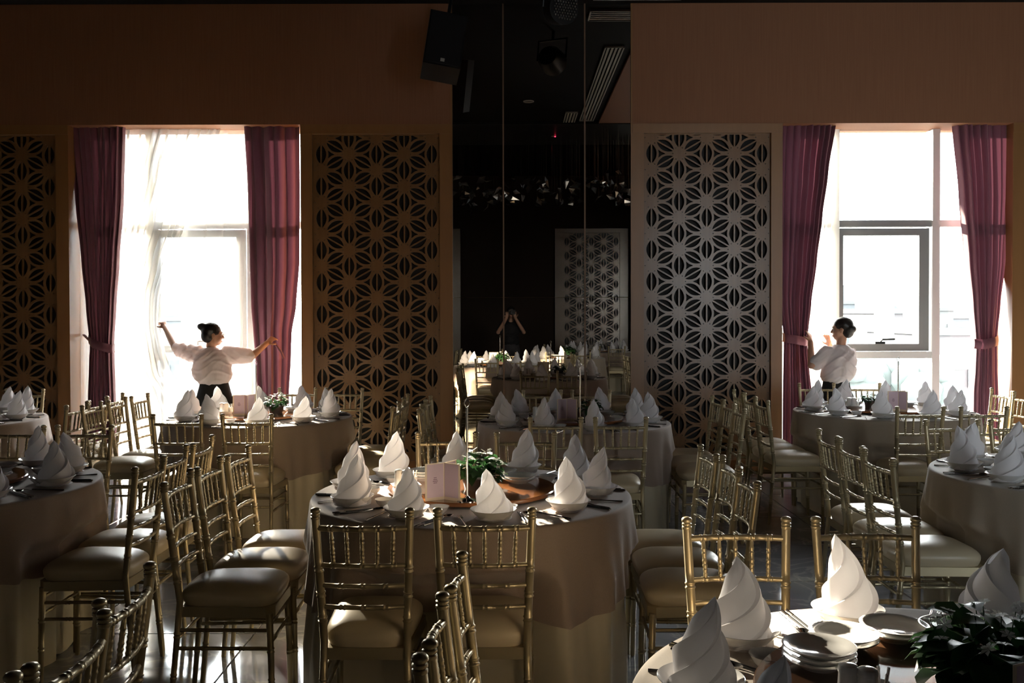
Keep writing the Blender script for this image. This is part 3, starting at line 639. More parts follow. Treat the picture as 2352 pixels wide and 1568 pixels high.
def flower_pot(t, dx, dy, z, rad, nl, nb, label, seed):
    rnd = random.Random(seed); r = empty('potted_flowers', at_table(t, dx, dy, z), label=label, cat='flowers', group='potted white flowers')
    MB().lathe([(0, 0), (rad * 0.50, 0), (rad * 0.62, 0.05), (rad * 0.66, 0.052), (rad * 0.66, 0.062), (rad * 0.58, 0.062), (rad * 0.55, 0.05), (0, 0.05)], 24).build('pot', 'pot', r, ang=40)
    MB().lathe([(rad * 0.56, 0.051), (0, 0.056)], 20).build('soil', 'soil', r)
    hh = rad * 1.0
    for k in range(nl):
        a = rnd.uniform(0, 6.28); q = rnd.uniform(0.15, 1) ** 0.6; el = rnd.uniform(0.05, 1.0)
        rr = rad * q * (0.80 + 0.2 * math.cos(el)); o = link('leaf', leaf_me[rnd.randrange(3)], r)
        o.location = (rr * 0.66 * math.cos(a), rr * 0.66 * math.sin(a), 0.05 + hh * 0.85 * el * (1 - 0.55 * q * q)); o.rotation_euler = (rnd.uniform(-0.6, 0.5), rnd.uniform(-0.4, 0.4), a - PI / 2 + rnd.uniform(-0.5, 0.5)); s = rnd.uniform(0.8, 1.25) * rad / 0.1
        o.scale = (s, s, s)
    st = MB()
    for k in range(nb):
        a = rnd.uniform(0, 6.28); q = rnd.uniform(0.1, 1) ** 0.5; x, y, zz = rad * 0.95 * q * math.cos(a), rad * 0.95 * q * math.sin(a), 0.064 + hh * (0.94 - 0.66 * q * q) + rnd.uniform(-0.010, 0.010)
        st.tube([(x * 0.9, y * 0.9, zz - 0.025), (x, y, zz)], 0.0012, 4, False)
        o = link('blossom', BLOS, r); o.location = (x, y, zz); o.rotation_euler = (rnd.uniform(-0.6, 0.6), rnd.uniform(-0.6, 0.6), a); s = rnd.uniform(0.7, 1.0) * (rad / 0.1) ** 0.4; o.scale = (s, s, s)
    tag(st.build('stems', 'leaf', r), kind='stuff')
def menu(t, dx, dy, z, rz, label):
    r = empty('menu_card', at_table(t, dx, dy, z), rz, label=label, cat='menu', group='folded pink menus')
    H, Wd = 0.150, 0.085
    def leaf_(a, nm, txt):
        c, s = math.cos(a), math.sin(a); n = Vector((s, -c, 0))
        def q(u, h, d): return (u * c + n.x * d, u * s + n.y * d, h)
        def slab(u0, u1, h0, h1, d0, d1, m, name):
            MB().add([q(u0, h0, d0), q(u1, h0, d0), q(u1, h0, d1), q(u0, h0, d1), q(u0, h1, d0), q(u1, h1, d0), q(u1, h1, d1), q(u0, h1, d1)],
                     [(0,3,2,1),(4,5,6,7),(0,1,5,4),(1,2,6,5),(2,3,7,6),(3,0,4,7)]).build(name, m, r, ang=20)
        sg = 1 if math.cos(a) > 0 else -1
        slab(0, Wd, 0, H, -0.0006, 0.0006, 'menuedge', nm); e = 0.0007 * sg; f = 0.0010 * sg
        slab(0.003, Wd - 0.009, 0.012, H - 0.004, min(e, f), max(e, f), 'menu', 'pink_print')
        if txt:
            g_, h_ = 0.0011 * sg, 0.0013 * sg; b_ = MB()
            for hh, ww in ((0.090, 0.013), (0.083, 0.017), (0.076, 0.022), (0.069, 0.016)):
                uc = Wd * 0.48
                for k in range(4):
                    u0 = uc - ww / 2 + k * ww / 4; b_.add([q(u0, hh, h_), q(u0 + ww / 5.2, hh, h_), q(u0 + ww / 5.2, hh + 0.003, h_), q(u0, hh + 0.003, h_)], [(0, 1, 2, 3)])
            b_.build('small_print', 'ink', r)
    leaf_(PI + 0.42, 'left_leaf', True); leaf_(-0.75, 'right_leaf', False); leaf_(0.9, 'rear_leaf', False)
def pole(t, dx, dy, z, label):
    r = empty('card_stand', at_table(t, dx, dy, z), label=label, cat='stand', group='steel table card stands')
    MB().lathe([(0, 0), (0.042, 0), (0.042, 0.003), (0.012, 0.012), (0.006, 0.020), (0, 0.021)], 28).build('foot', 'steel', r, ang=35)
    MB().tube([(0, 0, 0.012), (0, 0, 0.375)], 0.0045, 10).build('rod', 'steel', r)
    m = MB()
    for s in (-1, 1): m.tube([(0, 0, 0.372)] + [(s * 0.011 * math.sin(PI * q / 8) * (1.15 - 0.5 * q / 8), 0, 0.375 + 0.036 * q / 8) for q in range(9)], 0.0018, 6)
    m.build('clip', 'steel', r)
def susan(t, rad):
    r = empty('lazy_susan', at_table(t, 0, 0), label='round turntable of varnished wood on the %s' % TN[t], cat='turntable', group='wooden turntables')
    MB().lathe([(0, 0), (0.11, 0), (0.11, 0.012), (0, 0.012)], 24).build('bearing', 'black', r)
    MB().lathe([(0, 0.012), (rad - 0.004, 0.012), (rad, 0.016), (rad, 0.026), (rad - 0.004, 0.030), (0, 0.030)], 64).build('disc', 'susan_shaded' if t == 2 else 'susan', r, ang=30)
ZS = 0.030
def plates(t, dx, dy, n, where):
    for k in range(n):
        put('plate', PLATE, at_table(t, dx, dy, ZS + 0.0125 * k), 0, '%s white plate, stack %s' % (['lowest', 'middle' if n > 2 else 'upper', 'topmost'][k], where), 'plate', 'stacked white plates')
SHK = MB().lathe([(0, 0), (0.020, 0), (0.022, 0.003), (0.0185, 0.055), (0.019, 0.060), (0.0195, 0.064), (0.017, 0.071), (0.009, 0.0745), (0, 0.075)], 22).mesh('shaker', 'ceramic', 45)
SHKCAP = MB().lathe([(0.0192, 0.0595), (0.0200, 0.060), (0.0200, 0.065), (0.0173, 0.0718), (0.009, 0.0752), (0, 0.0756)], 22).mesh('cap', 'ceramic', 45)
def condiments(t, dx, dy, tn, rz=0):
    R_ = Matrix.Rotation(rz, 3, 'Z'); o2 = lambda x, y, z: at_table(t, dx + (R_ @ Vector((x, y, 0))).x, dy + (R_ @ Vector((x, y, 0))).y, z)
    r = empty('condiment_tray', o2(0, 0, ZS), rz, label='small white rectangular condiment tray on the ' + tn, cat='tray', group='condiment trays')
    m = MB()
    hx, hy = 0.062, 0.042; lo = [(-hx*.8, -hy*.75), (hx*.8, -hy*.75), (hx*.8, hy*.75), (-hx*.8, hy*.75)]; hi = [(-hx, -hy), (hx, -hy), (hx, hy), (-hx, hy)]; ih = [(x*.95, y*.93) for x, y in hi]
    m.add([(x, y, 0) for x, y in lo] + [(x, y, 0.016) for x, y in hi] + [(x, y, 0.016) for x, y in ih] + [(x*.95, y*.93, 0.005) for x, y in lo],
          [(3,2,1,0), (0,1,5,4), (1,2,6,5), (2,3,7,6), (3,0,4,7), (4,5,9,8), (5,6,10,9), (6,7,11,10), (7,4,8,11), (8,9,13,12), (9,10,14,13), (10,11,15,14), (11,8,12,15), (12,13,14,15)])
    m.build('tray_body', 'ceramic', r, ang=20)
    for q, (x, y, nm) in enumerate(((-0.028, 0.010, 'back'), (0.002, -0.010, 'front'))):
        o = put('shaker', SHK, o2(x, y, ZS + 0.005), 0, '%s white shaker with shiny cap in the tray of the %s' % (nm, tn), 'shaker', 'salt and pepper shakers'); link('cap', SHKCAP, o)
    h = empty('toothpick_holder', o2(0.036, 0.008, ZS + 0.005), label='square white toothpick pot in the tray of the ' + tn, cat='holder', group='toothpick pots')
    MB().lathe([(0, 0), (0.015, 0), (0.0165, 0.04), (0.0145, 0.04), (0.0135, 0.004), (0, 0.004)], 16).build('pot', 'ceramic', h)
    for k in range(4):
        a = k * 1.7; MB().tube([(0.004 * math.cos(a), 0.004 * math.sin(a), 0.006), (0.014 * math.cos(a), 0.014 * math.sin(a), 0.068 - 0.003 * k)], 0.0028, 6).build('toothpick', 'toothpick', h)
susan(1, 0.367)
pole(1, -0.005, -0.315, ZS, 'thin steel card stand at the front of the centre table turntable'); menu(1, -0.10, -0.285, ZS, 0.10, 'pink folded menu standing left of the card stand, centre table')
flower_pot(1, 0.03, -0.06, ZS, 0.115, 90, 22, 'dark potted plant with white flowers on the centre table', 11)
plates(1, 0.205, 0.09, 2, 'nearer the front right of the centre turntable'); plates(1, 0.12, 0.225, 2, 'behind the flowers on the centre turntable'); plates(1, -0.215, 0.16, 3, 'left of the menu on the centre turntable'); condiments(1, -0.285, -0.03, 'centre table', 0.3)
susan(2, 0.44)
plates(2, -0.17, 0.305, 2, 'second from the left on the near right turntable'); plates(2, -0.265, 0.185, 3, 'leftmost on the near right turntable'); plates(2, -0.035, 0.355, 2, 'third from the left on the near right turntable'); plates(2, 0.10, 0.345, 2, 'behind the flowers, near right turntable'); plates(2, 0.27, 0.27, 2, 'rightmost on the near right turntable')
condiments(2, -0.245, -0.02, 'near right table', 0.0); flower_pot(2, 0.03, 0.03, ZS, 0.14, 190, 34, 'bushy potted plant with white flowers on the near right table', 12)
menu(2, 0.018, -0.17, ZS, 0.0, 'cream folded menu at the right edge of the picture, near right table')
for t in (5, 6, 7):
    tn = TN[t]; susan(t, 0.367)
    fx = {5: 0.13, 6: 0.12, 7: -0.12}[t]
    pole(t, 0.03, -0.20, ZS, 'thin steel card stand on the ' + tn); menu(t, {5: -0.07, 6: -0.06, 7: 0.015}[t], -0.15 if t != 7 else -0.24, ZS, {5: -0.25, 6: 0.15, 7: -0.35}[t], 'pink folded menu standing on the ' + tn)
    flower_pot(t, fx, -0.02, ZS, 0.095 if t != 7 else 0.07, 40, 24 if t == 5 else 12, 'small pot of white flowers on the ' + tn, 20 + t)
    plates(t, 0.23, 0.10, 2, 'right of the flowers on the ' + tn); plates(t, 0.08, 0.27, 2, 'behind the flowers on the ' + tn); plates(t, -0.15, 0.22, 2, 'at the back left of the ' + tn); condiments(t, -0.25, -0.02, tn, 0.1)
for t in (3, 8):
    susan(t, 0.367); s = 1 if t == 3 else -1
    plates(t, s * 0.26, -0.02, 2, 'at the edge of the turntable on the ' + TN[t]); plates(t, s * 0.17, 0.2, 2, 'farther back on the turntable of the ' + TN[t])
susan(10, 0.367); flower_pot(10, 0, 0, ZS, 0.10, 30, 10, 'potted flowers on the table behind the camera', 33)
# ------------------------------------------------------------------ people
def remesh(mb, name, m, voxel, parent, smooth=5, wrinkle=None, holes=None):
    me = bpy.data.meshes.new('tmp'); me.from_pydata(mb.v, [], mb.f)
    bm = bmesh.new(); bm.from_mesh(me); bmesh.ops.remove_doubles(bm, verts=bm.verts, dist=1e-6); bmesh.ops.recalc_face_normals(bm, faces=bm.faces); bm.to_mesh(me); bm.free()
    o = bpy.data.objects.new('tmp', me); C.objects.link(o)
    r = o.modifiers.new('r', 'REMESH'); r.mode = 'VOXEL'; r.voxel_size = voxel
    s = o.modifiers.new('s', 'SMOOTH'); s.factor = 0.5; s.iterations = smooth
    dg = bpy.context.evaluated_depsgraph_get(); out = bpy.data.meshes.new_from_object(o.evaluated_get(dg)); bpy.data.objects.remove(o)
    if wrinkle:
        ns = [v.normal.copy() for v in out.vertices]
        for v, n in zip(out.vertices, ns): v.co += n * wrinkle(v.co)
    for p in out.polygons: p.use_smooth = True
    out.materials.clear(); out.materials.append(M[m]); out.name = name
    return link(name, out, parent)
def basis(d, up):
    d = Vector(d).normalized(); s = d.cross(Vector(up)).normalized(); u = s.cross(d).normalized()
    return d, s, u                                            # forward, right, up
def hand(mb, wrist, d, back, curl, side, sc=1.0, spread=0.12):
    """palm, four bent fingers of unequal length and a thumb leaving the side of the palm; back = direction of the back of the hand"""
    f, s, u = basis(d, back); w_ = Vector(wrist); T = lambda x, y, z: w_ + (f * x + s * y * side + u * z) * sc
    R_ = Matrix((f, s, u)).transposed()
    mb.ell(T(0.040, 0, 0), (0.046 * sc, 0.036 * sc, 0.014 * sc), 14, R_); mb.cap(T(-0.01, 0, 0), 0.021 * sc, T(0.03, 0, 0), 0.018 * sc)
    for i, ln in enumerate((0.066, 0.074, 0.069, 0.054)):
        y = (i - 1.5) * 0.0185; p = T(0.072, y, 0.002); ang = 0.0; dirv = f + s * side * (i - 1.5) * spread; dirv.normalize()
        for q, (fr, rr) in enumerate(((0.45, 0.0088), (0.32, 0.0080), (0.23, 0.0070))):
            ang += curl * (0.8 if q == 0 else 1.0); v = dirv * math.cos(ang) - u * math.sin(ang); e = p + v * ln * fr * sc
            mb.cap(p, rr * sc, e, rr * 0.94 * sc, 8); p = e
    p = T(0.018, -0.030, -0.004); v1 = (f * 0.62 - s * side * 0.70 - u * 0.30).normalized(); e = p + v1 * 0.034 * sc; mb.cap(p, 0.0115 * sc, e, 0.0100 * sc, 8)
    v2 = (f * 0.85 - s * side * 0.25 - u * 0.45).normalized(); mb.cap(e, 0.0100 * sc, e + v2 * 0.028 * sc, 0.0080 * sc, 8)
def limb(mb, pts):
    for (a, ra), (b_, rb) in zip(pts, pts[1:]): mb.cap(a, ra, b_, rb, 12)
def head(r, body, c, d, up, sc, voxel=0.005):
    """adds skull, jaw, nose and ears to body; returns helper for the hair and face children. c = middle of the head"""
    f, s, u = basis(d, up); T = lambda x, y, z: Vector(c) + (f * x + s * y + u * z) * sc; R_ = Matrix((f, s, u)).transposed(); E = lambda p, rr: body.ell(p, tuple(q * sc for q in rr), 16, R_)
    E(T(-0.012, 0, 0.025), (0.092, 0.072, 0.085)); E(T(0.030, 0, -0.035), (0.058, 0.056, 0.068)); E(T(0.050, 0, -0.085), (0.030, 0.030, 0.022))
    body.cap(T(0.088, 0, 0.0), 0.008 * sc, T(0.104, 0, -0.030), 0.012 * sc, 8); E(T(0.080, 0, -0.066), (0.012, 0.022, 0.010)); E(T(0.072, 0, 0.022), (0.018, 0.05, 0.012))
    for k in (-1, 1): E(T(-0.008, k * 0.074, -0.022), (0.020, 0.009, 0.031))
    for k in (-1, 1): E(T(0.070, k * 0.033, -0.030), (0.016, 0.018, 0.016))
    return T, R_
def face(r, T, R_, sc):
    for k in (-1, 1):
        MB().ell(T(0.077, k * 0.031, 0.002), (0.008 * sc, 0.014 * sc, 0.006 * sc), 10, R_).build('eye', 'ceramic', r); MB().ell(T(0.0825, k * 0.031, 0.002), (0.004 * sc, 0.006 * sc, 0.005 * sc), 10, R_).build('iris', 'eye', r)
        MB().tube([T(0.086, k * 0.014, 0.022), T(0.086, k * 0.032, 0.027), T(0.074, k * 0.048, 0.021)], 0.0035 * sc, 6).build('eyebrow', 'hair', r)
    MB().ell(T(0.0905, 0, -0.066), (0.005 * sc, 0.021 * sc, 0.007 * sc), 10, R_).build('lips', 'lip', r)
def wr(seed, amp, kx):
    rnd = random.Random(seed); q = [(Vector((rnd.uniform(-1, 1), rnd.uniform(-0.6, 0.6), rnd.uniform(-1, 1))).normalized() * rnd.uniform(30, 80), rnd.uniform(0, 6.28)) for _ in range(5)]
    def f(co):                                                # soft folds hanging in arcs across the back, sharper on one side
        w1 = co.z * 70 + 26 * abs(co.x - 0.02) + 2.5 * math.sin(co.x * 18 + seed); w2 = co.x * 60 - co.z * 38 + 1.8 * math.sin(co.z * 25)
        return amp * (0.9 * max(-0.2, math.sin(w1)) ** 3 + 0.8 * max(-0.3, math.sin(w2)) + sum(math.sin(v.dot(co) + p) for v, p in q) / 4)
    return f
def shoe(mb, p, d):
    d = Vector(d).normalized(); p = Vector(p); mb.cap(p + Vector((0, 0, 0.028)), 0.028, p + d * 0.13 + Vector((0, 0, 0.022)), 0.022)

# woman at the left window: back to us, arms spread between sheer and drape
r = empty('person', (P(490, 905, 8.6).x, 8.6, 0), label='person in white blouse and black trousers, arms spread between sheer and crimson drape', cat='person')
o_ = Vector(r.location)
def L(px, py, Y): return P(px, py, Y) - o_
body = MB(); hc = L(489, 766, 8.58); T, R_ = head(r, body, hc, (0.88, 0.45, -0.08), (0, 0.06, 1), 0.93)
body.cap(L(484, 800, 8.60), 0.047, L(486, 778, 8.585), 0.045)
body.ell(L(486, 828, 8.6), (0.145, 0.085, 0.12)); body.ell(L(489, 862, 8.6), (0.12, 0.085, 0.12)); body.ell(L(491, 905, 8.6), (0.12, 0.085, 0.09))
limb(body, [(L(452, 808, 8.6), 0.042), (L(402, 795, 8.78), 0.038), (L(379, 750, 9.00), 0.026)]); limb(body, [(L(524, 810, 8.6), 0.042), (L(580, 814, 8.76), 0.038), (L(612, 787, 8.95), 0.026)])
hand(body, L(379, 750, 9.00), L(371, 732, 9.06) - L(379, 750, 9.00), (0.5, -0.9, 0.2), 0.75, 1, 0.95)
hand(body, L(612, 787, 8.95), L(632, 770, 9.02) - L(612, 787, 8.95), (-0.1, -0.9, 0.5), 0.45, -1, 0.95)
for s, kx, ax in ((-1, 470, 466), (1, 512, 518)):
    hp = L(491 + s * 19, 918, 8.6); limb(body, [(hp, 0.082), (Vector((hp.x + s * 0.02, 0.03, 0.40)), 0.055), (Vector((hp.x + s * 0.03, 0.0, 0.08)), 0.037)]); body.cap((hp.x + s*0.03, 0, 0.05), 0.03, (hp.x + s*0.04, 0.10, 0.03), 0.02)
remesh(body, 'body', 'skin', 0.0065, r, 5); face(r, T, R_, 0.93)
h = MB(); sc = 0.93
for p, rr in (((-0.022, 0, 0.034), (0.098, 0.082, 0.088)), ((-0.055, 0, -0.015), (0.062, 0.070, 0.075))): h.ell(T(*p), tuple(q * sc for q in rr), 16, R_)
h.ell(L(464, 748, 8.55), (0.045, 0.042, 0.037), 14); h.cap(L(470, 752, 8.56), 0.035, L(478, 757, 8.57), 0.04)
remesh(h, 'hair', 'hair', 0.006, r, 4)
gm = MB()
for k in (-1, 1):
    gm.tube([T(0.100, k * 0.032 + 0.022 * math.cos(a * PI / 6), 0.0 + 0.018 * math.sin(a * PI / 6)) for a in range(13)], 0.0016, 6); gm.tube([T(0.100, k * 0.054, 0.004), T(0.0, k * 0.080, 0.004)], 0.0015, 6)
gm.tube([T(0.100, -0.010, 0.004), T(0.103, 0.010, 0.004)], 0.0015, 6); gm.build('glasses', 'brass', r)
bl = MB()
def ring_body(mb, rows):                                      # stacked elliptical rings: (px, py, half width, half depth)
    n = 28; vs = []; fs = []
    for px, py, Yr, hw, hd in rows:
        c = L(px, py, Yr)
        for k in range(n):
            a = 2 * PI * k / n; ca, sa = math.cos(a), math.sin(a); vs.append((c.x + hw * math.copysign(abs(ca) ** 0.8, ca), c.y + hd * math.copysign(abs(sa) ** 0.9, sa), c.z))
    for i in range(len(rows) - 1):
        for k in range(n): fs.append((i*n + k, i*n + (k+1) % n, (i+1)*n + (k+1) % n, (i+1)*n + k))
    fs.append(tuple(range(n))); fs.append(tuple((len(rows)-1)*n + k for k in range(n))); mb.add(vs, fs)
ring_body(bl, [(484, 795, 8.598, 0.055, 0.055), (485, 800, 8.6, 0.09, 0.065), (486, 806, 8.6, 0.14, 0.08), (487, 815, 8.6, 0.165, 0.10), (487, 830, 8.6, 0.168, 0.115), (486, 848, 8.6, 0.172, 0.128), (486, 860, 8.6, 0.172, 0.132), (488, 869, 8.6, 0.158, 0.125), (490, 876, 8.6, 0.135, 0.11), (491, 880, 8.6, 0.115, 0.095)])
def sleeve(mb, a, b_, ra, rb, drop):
    limb(mb, [(a, ra), (b_, rb * 0.8)]); d_ = Vector((0, 0, -drop)); limb(mb, [(a + d_ * 1.2, ra * 0.9), (b_ + d_, rb * 0.55)])
sleeve(bl, L(453, 806, 8.6), L(409, 797, 8.75), 0.064, 0.068, 0.045); sleeve(bl, L(523, 808, 8.6), L(571, 813, 8.73), 0.064, 0.068, 0.040)
remesh(bl, 'blouse', 'blouse', 0.007, r, 3, wr(3, 0.0058, 1))
tr = MB(); ring_body(tr, [(491, 874, 8.6, 0.125, 0.095), (491, 884, 8.6, 0.134, 0.10), (491, 900, 8.6, 0.152, 0.11), (492, 918, 8.6, 0.168, 0.118), (493, 936, 8.6, 0.172, 0.118), (493, 955, 8.6, 0.160, 0.11)])
for s in (-1, 1):
    hp = L(491 + s * 21, 922, 8.6); limb(tr, [(hp, 0.100), (Vector((hp.x + s * 0.02, 0.03, 0.40)), 0.080), (Vector((hp.x + s * 0.03, 0.0, 0.09)), 0.068)])
remesh(tr, 'trousers', 'blackmat', 0.009, r, 4)
for s in (-1, 1):
    hp = L(491 + s * 21, 922, 8.6); sh = MB(); shoe(sh, (hp.x + s * 0.03, 0, 0), (s * 0.1, 1, 0)); sh.build('shoe', 'black', r)

# woman at the right window: turned to the plum drape, hands raised
r = empty('person', (P(1922, 900, 8.78).x, 8.78, 0), label='person with dark hair in white blouse, raising both hands to the plum drape', cat='person')
o_ = Vector(r.location); Y0 = 8.78
body = MB(); hc = L(1933, 757, Y0); T, R_ = head(r, body, hc, (-0.86, 0.42, -0.06), (0, 0.05, 1), 0.93)
body.cap(L(1931, 797, Y0), 0.046, L(1934, 776, Y0), 0.046)
body.ell(L(1929, 828, Y0), (0.125, 0.095, 0.12)); body.ell(L(1925, 862, Y0), (0.11, 0.09, 0.12)); body.ell(L(1921, 900, Y0), (0.11, 0.09, 0.09))
limb(body, [(L(1902, 812, Y0 - 0.02), 0.042), (L(1864, 840, 8.76), 0.037), (L(1862, 787, 8.88), 0.026)]); limb(body, [(L(1956, 813, Y0 + 0.03), 0.042), (L(1925, 838, 9.02), 0.037), (L(1906, 795, 9.04), 0.026)])
hand(body, L(1862, 787, 8.88), L(1855, 752, 8.97) - L(1862, 787, 8.88), (0.55, -0.75, 0.1), 0.22, 1, 0.95)
hand(body, L(1906, 795, 9.04), L(1900, 772, 9.05) - L(1906, 795, 9.04), (0.6, 0.4, 0.1), 0.30, -1, 0.88)
for s in (-1, 1):
    hp = L(1921 + s * 17, 915, Y0); limb(body, [(hp, 0.080), (Vector((hp.x, 0.02, 0.40)), 0.054), (Vector((hp.x, 0.0, 0.08)), 0.037)]); body.cap((hp.x, 0, 0.05), 0.03, (hp.x - 0.06, 0.08, 0.03), 0.02)
remesh(body, 'body', 'skin', 0.0065, r, 5); face(r, T, R_, 0.93)
h = MB()
for p, rr in (((-0.024, 0, 0.036), (0.099, 0.082, 0.088)), ((-0.060, 0, -0.02), (0.062, 0.070, 0.078))): h.ell(T(*p), tuple(q * sc for q in rr), 16, R_)
h.ell(L(1953, 757, Y0 - 0.05), (0.058, 0.055, 0.044), 14); h.cap(L(1940, 748, Y0 - 0.03), 0.06, L(1953, 757, Y0 - 0.05), 0.045)
remesh(h, 'hair', 'hair', 0.006, r, 4)
bl = MB(); ring_body(bl, [(1931, 794, Y0, 0.055, 0.055), (1931, 799, Y0, 0.085, 0.07), (1930, 806, Y0, 0.125, 0.09), (1929, 816, Y0, 0.148, 0.11), (1928, 832, Y0, 0.152, 0.125), (1926, 850, Y0, 0.157, 0.135), (1924, 862, Y0, 0.155, 0.135), (1922, 870, Y0, 0.140, 0.125), (1921, 876, Y0, 0.120, 0.11), (1921, 880, Y0, 0.105, 0.095)])
sleeve(bl, L(1902, 811, Y0 - 0.02), L(1872, 833, 8.765), 0.064, 0.066, 0.045); limb(bl, [(L(1953, 816, Y0 + 0.03), 0.062), (L(1932, 834, 8.96), 0.055)])
remesh(bl, 'blouse', 'blouse', 0.007, r, 3, wr(5, 0.0055, 1))
tr = MB(); ring_body(tr, [(1921, 872, Y0, 0.115, 0.10), (1921, 884, Y0, 0.122, 0.105), (1921, 900, Y0, 0.138, 0.118), (1921, 918, Y0, 0.150, 0.125), (1921, 936, Y0, 0.152, 0.125), (1921, 952, Y0, 0.142, 0.115)])
for s in (-1, 1):
    hp = L(1921 + s * 18, 918, Y0); limb(tr, [(hp, 0.096), (Vector((hp.x, 0.02, 0.40)), 0.078), (Vector((hp.x, 0.0, 0.09)), 0.066)])
remesh(tr, 'trousers', 'blackmat', 0.009, r, 4)
for s in (-1, 1):
    hp = L(1921 + s * 18, 918, Y0); sh = MB(); shoe(sh, (hp.x, 0, 0), (-0.5, 0.8, 0)); sh.build('shoe', 'black', r)

# the photographer, dim in the mirror
r = empty('person', (-0.02, -0.36, 0), label='person in dark clothes raising a camera, dim in the mirror', cat='person'); sc = 1.0
body = MB(); hc = Vector((0, 0.06, 1.545)); T, R_ = head(r, body, hc, (0.05, 1, -0.05), (0, 0, 1), sc)
body.cap((0, 0.02, 1.36), 0.052, (0, 0.04, 1.47), 0.05); body.ell((0, 0, 1.22), (0.16, 0.10, 0.16)); body.ell((0, 0, 1.0), (0.135, 0.095, 0.16)); body.ell((0, 0, 0.86), (0.155, 0.11, 0.12))
for s in (-1, 1):
    limb(body, [((s * 0.165, 0, 1.31), 0.052), ((s * 0.25, 0.07, 1.16), 0.042), ((s * 0.085, 0.20, 1.44), 0.029)]); hand(body, (s * 0.085, 0.20, 1.44), (-s * 0.15, 0.02, 0.9), (0, 0.75, 0) if s > 0 else (0, 0.75, 0), 0.5, s)
    limb(body, [((s * 0.085, 0, 0.82), 0.085), ((s * 0.095, 0.01, 0.45), 0.058), ((s * 0.10, 0, 0.08), 0.04)]); body.cap((s * 0.10, 0, 0.05), 0.032, (s * 0.11, 0.11, 0.03), 0.022)
remesh(body, 'body', 'skin', 0.007, r, 5); face(r, T, R_, sc)
h = MB(); h.ell(T(-0.024, 0, 0.036), (0.099, 0.083, 0.088), 16, R_); h.ell(T(-0.055, 0, -0.02), (0.066, 0.076, 0.085), 16, R_); remesh(h, 'hair', 'hair', 0.008, r, 4)
bl = MB(); bl.ell((0, 0, 1.21), (0.185, 0.13, 0.18), 20); bl.ell((0, 0, 0.98), (0.165, 0.125, 0.17), 20)
for s in (-1, 1): limb(bl, [((s * 0.165, 0, 1.31), 0.075), ((s * 0.225, 0.05, 1.20), 0.068)])
remesh(bl, 'shirt', 'blackmat', 0.01, r, 3, wr(8, 0.005, 1))
tr = MB(); tr.ell((0, 0, 0.86), (0.17, 0.13, 0.14), 18)
for s in (-1, 1): limb(tr, [((s * 0.085, 0, 0.80), 0.10), ((s * 0.095, 0.01, 0.45), 0.08), ((s * 0.10, 0, 0.09), 0.068)])
remesh(tr, 'trousers', 'apron', 0.01, r, 3)
for s in (-1, 1): sh = MB(); shoe(sh, (s * 0.10, 0, 0), (s * 0.1, 1, 0)); sh.build('shoe', 'black', r)
k = empty('handheld_camera', (0, -0.13, CAMZ), label='black camera held up by the person in the mirror', cat='camera')
MB().box(-0.066, 0.066, -0.045, 0.0, -0.045, 0.045).build('camera_body', 'black', k); MB().box(-0.022, 0.022, -0.045, 0.005, 0.045, 0.065).build('viewfinder', 'black', k)
m = MB(); m.lathe([(0.033, 0), (0.036, 0.03), (0.036, 0.07), (0.033, 0.085), (0.028, 0.085), (0.026, 0.06), (0, 0.06)], 24); l_ = m.build('lens', 'black', k); l_.rotation_euler = (-PI / 2, 0, 0)

# ------------------------------------------------------------------ ceiling fittings and the things seen in the mirror
s = empty('loudspeaker', (X(1022) * 0.93, 8.35, CAMZ + (HY - 112) * 8.35 / F), label='black loudspeaker hanging at the left edge of the mirror', cat='speaker'); s.rotation_euler = (math.radians(-14), math.radians(9), math.radians(8))
MB().box(-0.165, 0.165, -0.15, 0.15, -0.26, 0.26).build('cabinet', 'black', s); MB().box(-0.150, 0.150, -0.160, -0.15, -0.245, 0.245).build('grille', 'blackmat', s)
MB().tube([(0, 0, 0.26), (0, 0.05, 0.62)], 0.016, 8).build('bracket', 'black', s); MB().box(-0.018, 0.018, -0.163, -0.16, -0.225, -0.195).build('badge', 'white_paint', s)
s = empty('stage_light', (X(1285) * 0.92, 8.2, CAMZ + (HY - 25) * 8.2 / F), label='black stage light with honeycomb face under the ceiling near the mirror', cat='light'); s.rotation_euler = (math.radians(10), 0, math.radians(25))
MB().lathe([(0, -0.11), (0.10, -0.11), (0.13, -0.06), (0.14, 0.09), (0, 0.09)], 20).build('housing', 'black', s).rotation_euler = (PI / 2, 0, 0)
hc_ = MB()
for i in range(-4, 5):
    for j in range(-4, 5):
        x, y = i * 0.026 + (0.013 if j % 2 else 0), j * 0.0225
        if math.hypot(x, y) < 0.115: hc_.lathe([(0.0, 0.0), (0.010, 0.0), (0.0085, 0.006), (0, 0.008)], 6, (x, y, 0.11))
hl = hc_.build('lens_array', 'crystal', s); hl.rotation_euler = (PI / 2, 0, 0); tag(hl, kind='stuff')
MB().tube([(-0.16, 0, 0), (-0.16, 0, 0.22), (0.16, 0, 0.22), (0.16, 0, 0)], 0.012, 8).build('yoke', 'black', s); MB().tube([(0, 0, 0.22), (0, 0, 0.36)], 0.016, 8).build('clamp', 'black', s)
